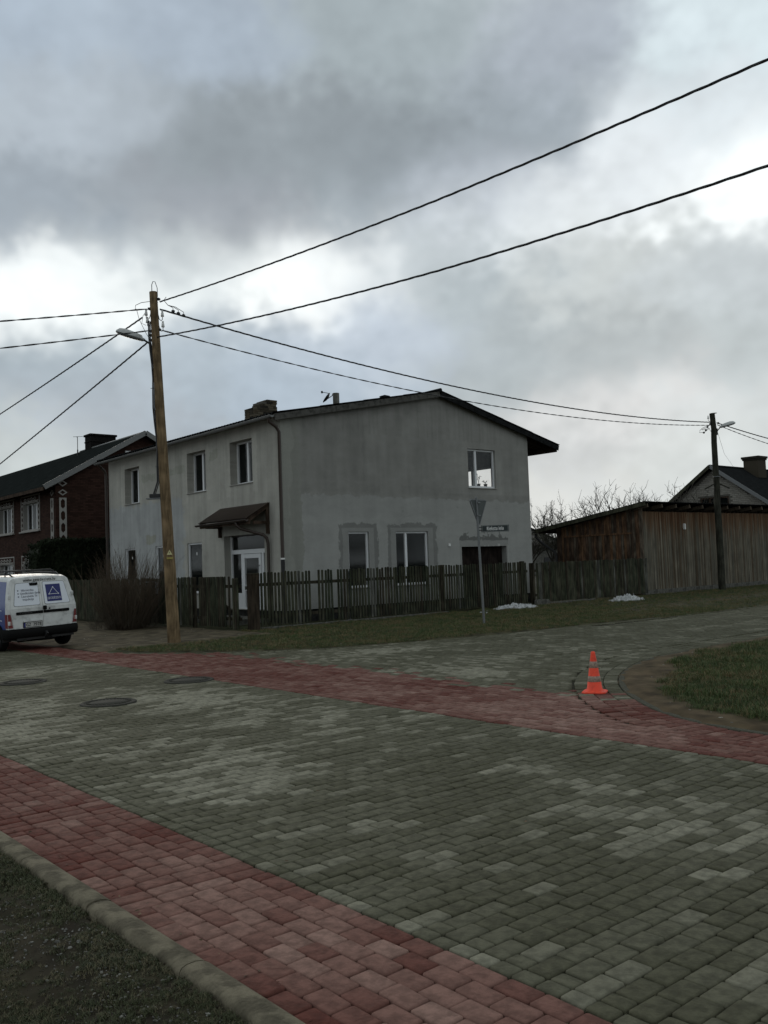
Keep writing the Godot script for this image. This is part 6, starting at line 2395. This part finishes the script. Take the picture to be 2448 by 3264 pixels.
func make_van() -> void:
	var t := thing("parked_van", W(7.47, 0.0, 21.15), "white and blue company van parked at the left edge, seen from behind", "van", "", deg_to_rad(9.0))
	t.rotation.z = deg_to_rad(1.5)
	t.position.y = 0.006
	var white := mat(lin(0.74, 0.755, 0.74), 0.3)
	white.albedo_texture = ntex(0.012, [[0.0, 0.72], [0.4, 0.92], [1.0, 1.0]], 71, 256, 5)
	white.uv1_triplanar = true
	white.uv1_scale = Vector3.ONE * 0.8
	white.clearcoat_enabled = true
	white.clearcoat = 0.5
	var blue := mat(lin(0.015, 0.045, 0.22), 0.25)
	blue.clearcoat_enabled = true
	var navy := mat(lin(0.008, 0.014, 0.13), 0.45)
	var film := mat(lin(0.74, 0.78, 0.84), 0.35)
	var red := mat(lin(0.16, 0.008, 0.01), 0.15)
	red.clearcoat_enabled = true
	var plastic: Material = M.rubber
	# shell
	var rings := []
	for s in [[0.0, 0.40, 1.70, 1.0], [-0.12, 0.34, 1.735, 1.005], [-0.7, 0.27, 1.76, 1.01], [-1.6, 0.27, 1.76, 1.01], [-2.3, 0.27, 1.71, 1.0], [-2.75, 0.34, 1.44, 0.985], [-3.15, 0.34, 1.12, 0.975], [-3.5, 0.34, 0.98, 0.96], [-3.9, 0.34, 0.86, 0.92], [-4.08, 0.36, 0.72, 0.84]]:
		rings.append(body_ring(s[0], s[1], s[2], s[3]))
	for p in rings[0].size():
		rings[0][p].z = rear_z(rings[0][p].y)
		rings[1][p].z = rear_z(rings[1][p].y) - 0.10
	var st := st_new()
	var side := st_new()
	st.set_smooth_group(1)
	side.set_smooth_group(1)
	var m: int = rings[0].size()
	for i in rings.size() - 1:
		for k in m - 1:
			# the left flank forward of the rear pillar is blue
			var target := side if i >= 1 and i < 6 and k >= m - 9 else st
			quad(target, rings[i][k], rings[i + 1][k], rings[i + 1][k + 1], rings[i][k + 1])
	st.set_smooth_group(-1)
	var c0 := Vector3(0, 0.9, 0)
	for e in [0, rings.size() - 1]:
		for k in m / 2 - 1:
			quad(st, rings[e][k], rings[e][k + 1], rings[e][m - 2 - k], rings[e][m - 1 - k])
	part("body", st, white, t, true)
	part("blue_flank", side, blue, t, true)
	st = st_new()
	for i in rings.size() - 1:
		quad(st, rings[i][0], rings[i][m - 1], rings[i + 1][m - 1], rings[i + 1][0])
	box(st, Vector3(0, 0.32, -1.8), Vector3(1.3, 0.14, 3.6))
	part("underbody", st, M.black, t, true)
	# two rear doors with a real gap between them
	for s in [-1, 1]:
		var d := Node3D.new()
		d.name = "rear_door"
		t.add_child(d, true)
		st = st_new()
		var lo := [Vector2(0.006 * s, 0.50), Vector2(0.70 * s, 0.50), Vector2(0.715 * s, 0.58), Vector2(0.79 * s, 0.92), Vector2(0.785 * s, 0.968), Vector2(0.006 * s, 0.968)]
		patch(st, PackedVector2Array(lo), 0.012, 0.02)
		var hi := [Vector2(0.006 * s, 0.972), Vector2(0.785 * s, 0.972), Vector2(0.74 * s, 1.25), Vector2(0.665 * s, 1.54), Vector2(0.61 * s, 1.635), Vector2(0.5 * s, 1.665), Vector2(0.006 * s, 1.672)]
		patch(st, PackedVector2Array(hi), 0.012, 0.02)
		part("panel", st, white, d, true)
		# the blanked window
		st = st_new()
		var w := [Vector2(0.055 * s, 1.03), Vector2(0.70 * s, 1.03), Vector2(0.60 * s, 1.555), Vector2(0.055 * s, 1.565)]
		patch(st, rounded(w, 0.05), 0.0145, 0.004)
		part("window_seal", st, plastic, d, true)
		st = st_new()
		w = [Vector2(0.062 * s, 1.037), Vector2(0.692 * s, 1.037), Vector2(0.594 * s, 1.548), Vector2(0.062 * s, 1.558)]
		patch(st, rounded(w, 0.045), 0.0175, 0.004)
		part("window_cover", st, film, d, true)
		# dark rubbing strip
		st = st_new()
		patch(st, rounded([Vector2(0.010 * s, 0.835), Vector2(0.655 * s, 0.835), Vector2(0.655 * s, 0.90), Vector2(0.010 * s, 0.90)], 0.02), 0.03, 0.02)
		part("rubbing_strip", st, plastic, d, true)
		st = st_new()
		for y in [0.66, 1.25]:
			box(st, Vector3((half_w(y) - 0.02) * s, y, rear_z(y) + 0.012), Vector3(0.04, 0.09, 0.035), Basis(), 0.008)
		part("hinge", st, white, d, true)
		if s < 0:
			st = st_new()
			patch(st, rounded([Vector2(-0.50, 0.665), Vector2(-0.02, 0.665), Vector2(-0.03, 0.70), Vector2(-0.49, 0.70)], 0.012), 0.045, 0.035)
			part("plate_hood", st, white, d, true)
			st = st_new()
			patch(st, rounded([Vector2(-0.255, 1.485), Vector2(-0.075, 1.485), Vector2(-0.06, 1.55), Vector2(-0.27, 1.55)], 0.02), 0.028, 0.01)
			part("high_brake_light", st, red if false else plastic, d, true)
			# number plate
			st = st_new()
			patch(st, rounded([Vector2(-0.50, 0.53), Vector2(-0.03, 0.53), Vector2(-0.03, 0.66), Vector2(-0.50, 0.66)], 0.012), 0.024, 0.01)
			var holder := part("plate_holder", st, plastic, d, true)
			st = st_new()
			patch(st, PackedVector2Array([Vector2(-0.487, 0.542), Vector2(-0.043, 0.542), Vector2(-0.043, 0.648), Vector2(-0.487, 0.648)]), 0.027, 0.003)
			part("number_plate", st, mat(lin(0.5, 0.5, 0.48), 0.5), holder, true)
			st = st_new()
			patch(st, PackedVector2Array([Vector2(-0.487, 0.542), Vector2(-0.445, 0.542), Vector2(-0.445, 0.648), Vector2(-0.487, 0.648)]), 0.029, 0.002)
			part("plate_band", st, navy, holder, true)
			local_text("plate_lettering", "GZ  7978", 0.078, M.black, holder, Vector3(-0.245, 0.595, 0.029), 0.0, 0.95, true)
			# lettering on the blanked window
			var ink := mat(lin(0.02, 0.025, 0.06), 0.6)
			var lines := [["Mērniecība", 1.385, -0.33], ["Ģeodēziskie darbi", 1.315, -0.265], ["Cauruļvadu TV", 1.245, -0.30], ["inspekcija", 1.175, -0.335]]
			for q in lines:
				local_text("window_lettering", q[0], 0.052, ink, d, Vector3(q[2], q[1], 0.020), -0.197, 0.92)
			for y in [1.385, 1.315, 1.245]:
				st = st_new()
				patch(st, PackedVector2Array([Vector2(-0.57, y - 0.018), Vector2(-0.53, y), Vector2(-0.57, y + 0.018)]), 0.020, 0.002)
				part("arrow_mark", st, ink, d, true)
			local_text("strip_lettering", "CITROËN", 0.038, mat(lin(0.06, 0.06, 0.06), 0.5), d, Vector3(-0.42, 0.867, 0.031), 0.0, 1.5)
			local_text("roof_lettering", "www.geo", 0.07, M.black, d, Vector3(-0.20, 1.612, 0.014), -0.197, 1.0, true)
		else:
			st = st_new()
			patch(st, PackedVector2Array([Vector2(0.13, 1.09), Vector2(0.50, 1.09), Vector2(0.49, 1.49), Vector2(0.12, 1.49)]), 0.020, 0.003)
			var sq := part("logo_square", st, navy, d, true)
			var pale := mat(lin(0.75, 0.77, 0.8), 0.6)
			st = st_new()
			var A := Vector2(0.305, 1.42)
			var B := Vector2(0.19, 1.26)
			var C := Vector2(0.43, 1.26)
			for e in [[A, B], [A, C], [B, C]]:
				var dd: Vector2 = (e[1] - e[0]).normalized().orthogonal() * 0.0045
				patch(st, PackedVector2Array([e[0] + dd, e[1] + dd, e[1] - dd, e[0] - dd]), 0.0225, 0.002)
			for e in [A, B, C]:
				ring_at(st, e, 0.013)
			part("logo_triangle", st, pale, sq, true)
			local_text("logo_lettering", "ĢEODĒZISTS", 0.055, pale, sq, Vector3(0.312, 1.165, 0.0225), -0.197, 0.86)
			local_text("roof_lettering", "dezists.lv", 0.07, M.black, d, Vector3(0.21, 1.612, 0.014), -0.197, 1.0, true)
			st = st_new()
			box(st, Vector3(0.035, 0.955, 0.04), Vector3(0.07, 0.10, 0.05), Basis(), 0.012)
			part("door_handle", st, plastic, d, true)
			st = st_new()
			lathe(st, [Vector2(0.018, 0.0), Vector2(0.018, 0.012), Vector2(0.0, 0.014)], 12, Transform3D(Basis(Vector3.RIGHT, PI / 2), Vector3(0.16, 0.93, 0.012)))
			part("lock", st, plastic, d, true)
	# tail lights round the corners
	for s in [-1, 1]:
		var l := Node3D.new()
		l.name = "tail_light"
		t.add_child(l, true)
		st = st_new()
		st.set_smooth_group(1)
		var prof := [[0.55, 0.735], [0.66, 0.755], [0.78, 0.775], [0.865, 0.79]]
		for k in 3:
			var q := []
			for e in [prof[k], prof[k + 1]]:
				var y: float = e[0]
				q.append([Vector3(e[1] * s, y, 0.016), Vector3((half_w(y) - 0.01) * s, y, 0.012), Vector3((half_w(y) + 0.012) * s, y, -0.03), Vector3((half_w(y) + 0.014) * s, y, -0.11)])
			for j in 3:
				if s > 0: quad(st, q[0][j], q[0][j + 1], q[1][j + 1], q[1][j])
				else: quad(st, q[0][j + 1], q[0][j], q[1][j], q[1][j + 1])
		part("lens", st, red, l, true)
		st = st_new()
		box(st, Vector3(0.80 * s, 0.66, 0.016), Vector3(0.07, 0.09, 0.01), Basis(), 0.004)
		part("reversing_lens", st, mat(lin(0.35, 0.2, 0.18), 0.2), l, true)
	# bumper
	st = st_new()
	st.set_smooth_group(1)
	var bp := [[0.30, 0.0], [0.32, 0.05], [0.42, 0.075], [0.50, 0.06], [0.525, 0.0]]
	var path := [Vector2(-0.865, -0.45), Vector2(-0.865, -0.05), Vector2(-0.82, 0.0), Vector2(0.82, 0.0), Vector2(0.865, -0.05), Vector2(0.865, -0.45)]
	for i in path.size() - 1:
		for k in bp.size() - 1:
			var f := func(p: Vector2, b: Array) -> Vector3:
				var outw := Vector2(signf(p.x) * (1.0 if p.y < -0.02 else 0.6), 1.0 if p.y > -0.2 else 0.0).normalized()
				return Vector3(p.x + outw.x * b[1] * 0.3, b[0], p.y + outw.y * b[1])
			quad(st, f.call(path[i], bp[k]), f.call(path[i + 1], bp[k]), f.call(path[i + 1], bp[k + 1]), f.call(path[i], bp[k + 1]))
	st.set_smooth_group(-1)
	quad(st, Vector3(-0.86, 0.52, -0.1), Vector3(-0.82, 0.52, 0.03), Vector3(0.82, 0.52, 0.03), Vector3(0.86, 0.52, -0.1))
	part("bumper", st, plastic, t, true)
	st = st_new()
	box(st, Vector3(0.02, 0.36, 0.085), Vector3(0.05, 0.12, 0.06), Basis(), 0.01)
	tube(st, [Vector3(0.02, 0.34, 0.02), Vector3(0.02, 0.33, 0.12), Vector3(0.02, 0.38, 0.16)], 0.02, 8)
	part("tow_hook", st, M.black, t, true)
	st = st_new()
	tube(st, [Vector3(-0.45, 0.26, -0.6), Vector3(-0.45, 0.26, 0.0)], 0.03, 8)
	tube(st, [Vector3(-0.45, 0.26, -0.35), Vector3(0.1, 0.26, -0.35)], 0.08, 10)
	part("exhaust", st, M.iron, t, true)
	st = st_new()
	tube(st, [Vector3(-0.68, 0.30, -0.58), Vector3(0.68, 0.30, -0.58)], 0.055, 10)
	part("rear_axle", st, M.iron, t, true)
	st = st_new()
	lathe(st, [Vector2(0.12, -0.07), Vector2(0.28, -0.07), Vector2(0.30, 0.0), Vector2(0.28, 0.07), Vector2(0.12, 0.07)], 24, Transform3D(Basis(), Vector3(0.12, 0.27, -0.28)))
	part("spare_wheel", st, M.rubber, t, true)
	# wheels
	for p in [[-0.775, -0.58], [0.79, -0.58], [-0.775, -3.3], [0.775, -3.3]]:
		var w := Node3D.new()
		w.name = "wheel"
		t.add_child(w, true)
		var sgn := signf(p[0])
		var xf := Transform3D(Basis(Vector3.BACK, -PI / 2 * sgn), Vector3(p[0], 0.30, p[1]))
		st = st_new()
		lathe(st, [Vector2(0.19, -0.09), Vector2(0.28, -0.09), Vector2(0.30, -0.065), Vector2(0.305, 0.0), Vector2(0.30, 0.065), Vector2(0.28, 0.09), Vector2(0.20, 0.085)], 32, xf)
		part("tyre", st, M.rubber, w, true)
		st = st_new()
		lathe(st, [Vector2(0.20, 0.085), Vector2(0.185, 0.06), Vector2(0.12, 0.07), Vector2(0.05, 0.085), Vector2(0.0, 0.085)], 24, xf)
		part("rim", st, M.grey_metal, w, true)
		st = st_new()
		var arc := []
		for k in 13:
			var a := PI * k / 12.0
			arc.append(Vector3(0.855 * sgn, 0.30 + sin(a) * 0.36, p[1] + cos(a) * 0.36))
		tube(st, arc, 0.035, 6)
		part("arch_trim", st, plastic, t, true)
		st = st_new()
		if p[1] > -1.0:
			box(st, Vector3(p[0], 0.33, p[1] + 0.36), Vector3(0.2, 0.2, 0.012))
			part("mud_flap", st, M.black, t, true)
	# roof bars
	for q in [-0.55, -1.5, -2.1]:
		st = st_new()
		tube(st, [Vector3(-0.60, 1.70, q), Vector3(-0.60, 1.80, q), Vector3(-0.52, 1.835, q), Vector3(0.52, 1.835, q), Vector3(0.60, 1.80, q), Vector3(0.60, 1.70, q)], 0.018, 8)
		part("roof_bar", st, M.black, t, true)
	for s in [-1.0, 1.0]:
		st = st_new()
		tube(st, [Vector3(0.56 * s, 1.70, -0.25), Vector3(0.58 * s, 1.765, -0.40), Vector3(0.60 * s, 1.78, -1.3), Vector3(0.58 * s, 1.75, -2.2)], 0.02, 8)
		part("roof_rail", st, M.black, t, true)
	# side glass, windscreen, mirrors, headlights
	for s in [-1.0, 1.0]:
		st = st_new()
		for q in [[-1.75, -2.55]]:
			var a := Vector3((half_w(1.08) + 0.012) * s, 1.08, q[0])
			var b := Vector3((half_w(1.08) + 0.008) * s, 1.08, q[1] - 0.3)
			var c := Vector3((half_w(1.5) + 0.012) * s, 1.5, q[1] + 0.1)
			var d := Vector3((half_w(1.5) + 0.014) * s, 1.5, q[0])
			quad(st, a, b, c, d)
		part("side_window", st, mat(lin(0.02, 0.022, 0.025), 0.08), t, true)
		st = st_new()
		box(st, Vector3(0.98 * s, 1.12, -2.75), Vector3(0.2, 0.2, 0.09), Basis(), 0.03)
		part("door_mirror", st, M.black, t, true)
		st = st_new()
		box(st, Vector3(0.58 * s, 0.72, -3.98), Vector3(0.3, 0.18, 0.12), Basis(Vector3.UP, -0.35 * s), 0.03)
		part("headlight", st, M.lamp_glass, t, true)
	st = st_new()
	quad(st, Vector3(0.62, 1.66, -2.40), Vector3(-0.62, 1.66, -2.40), Vector3(-0.74, 1.14, -3.18), Vector3(0.74, 1.14, -3.18))
	part("windscreen", st, mat(lin(0.02, 0.022, 0.025), 0.08), t, true)
	# pale lettering on the blue side
	var sm := mat(lin(0.5, 0.55, 0.65), 0.5)
	for q in [[0.95, 1.0], [0.72, 0.55]]:
		local_side(t, sm, q[0])

func local_side(t: Node3D, m: Material, y: float) -> void:
	var st := st_new()
	# a light swoosh line along the flank
	var pts := []
	for k in 8: pts.append(Vector3(-(half_w(y) * 1.01 + 0.004), y + 0.02 * sin(k * 0.8), -0.25 - k * 0.16))
	for k in 7:
		var h := Vector3(0, 0.012, 0)
		quad(st, pts[k] - h, pts[k] + h, pts[k + 1] + h, pts[k + 1] - h)
	part("flank_stripe", st, m, t, true)

func ring_at(st: SurfaceTool, c: Vector2, r: float) -> void:
	var o := PackedVector2Array()
	for k in 10: o.append(c + Vector2(cos(TAU * k / 10), sin(TAU * k / 10)) * r)
	patch(st, o, 0.0235, 0.003)

func local_text(called: String, s: String, height: float, m: Material, parent: Node3D, at: Vector3, tilt: float, squeeze := 1.0, bold := false) -> void:
	var tm := TextMesh.new()
	var f := SystemFont.new()
	f.font_names = PackedStringArray(["Droid Sans"])
	if bold: f.font_weight = 700
	tm.font = f
	tm.text = s
	tm.font_size = 64
	tm.pixel_size = height / 50.0
	tm.depth = 0.002
	tm.curve_step = 4.0
	var o := MeshInstance3D.new()
	o.mesh = tm
	o.material_override = m
	o.name = called
	parent.add_child(o, true)
	o.transform = Transform3D(Basis(Vector3.RIGHT, tilt) * Basis().scaled(Vector3(squeeze, 1, 1)), Vector3(at.x, at.y, at.z + rear_z(at.y)))

func _ready() -> void:
	rng.seed = 20
	make_world()
	make_materials()
	make_ground()
	make_grey_house()
	make_fences()
	make_shed()
	make_red_house()
	make_pale_house()
	make_far_houses()
	make_poles()
	make_street_sign()
	make_cone()
	make_heaps()
	make_hedge()
	make_shrub()
	bare_tree("bare_tree", "broad bare apple tree rising over the middle of the shed roof", W(41.2, 0, 29.0), 5.3, 1.0, Vector3(0.5, 0, 0), 0.0, 5)
	bare_tree("bare_tree", "bare tree with long thin shoots near the high end of the shed roof", W(44.2, 0, 30.2), 6.0, 0.8, Vector3(-0.3, 0, 0), 0.0, 11)
	bare_tree("bare_tree", "bare arching branch tree beside the pale brick gable", W(48.4, 0, 30.2), 5.8, 0.9, Vector3(0.3, 0, 0), 0.0, 23)
	bare_tree("budding_tree", "small tree with tufted twigs between the grey house and the shed", W(43.6, 0, 35.3), 4.9, 0.55, Vector3(0.1, 0, 0), 0.9, 31)
	bare_tree("budding_tree", "low tufted tree right beside the grey house wall", W(41.6, 0, 35.5), 4.1, 0.8, Vector3(0.1, 0, 0), 0.8, 37)
	make_pots()
	make_van()
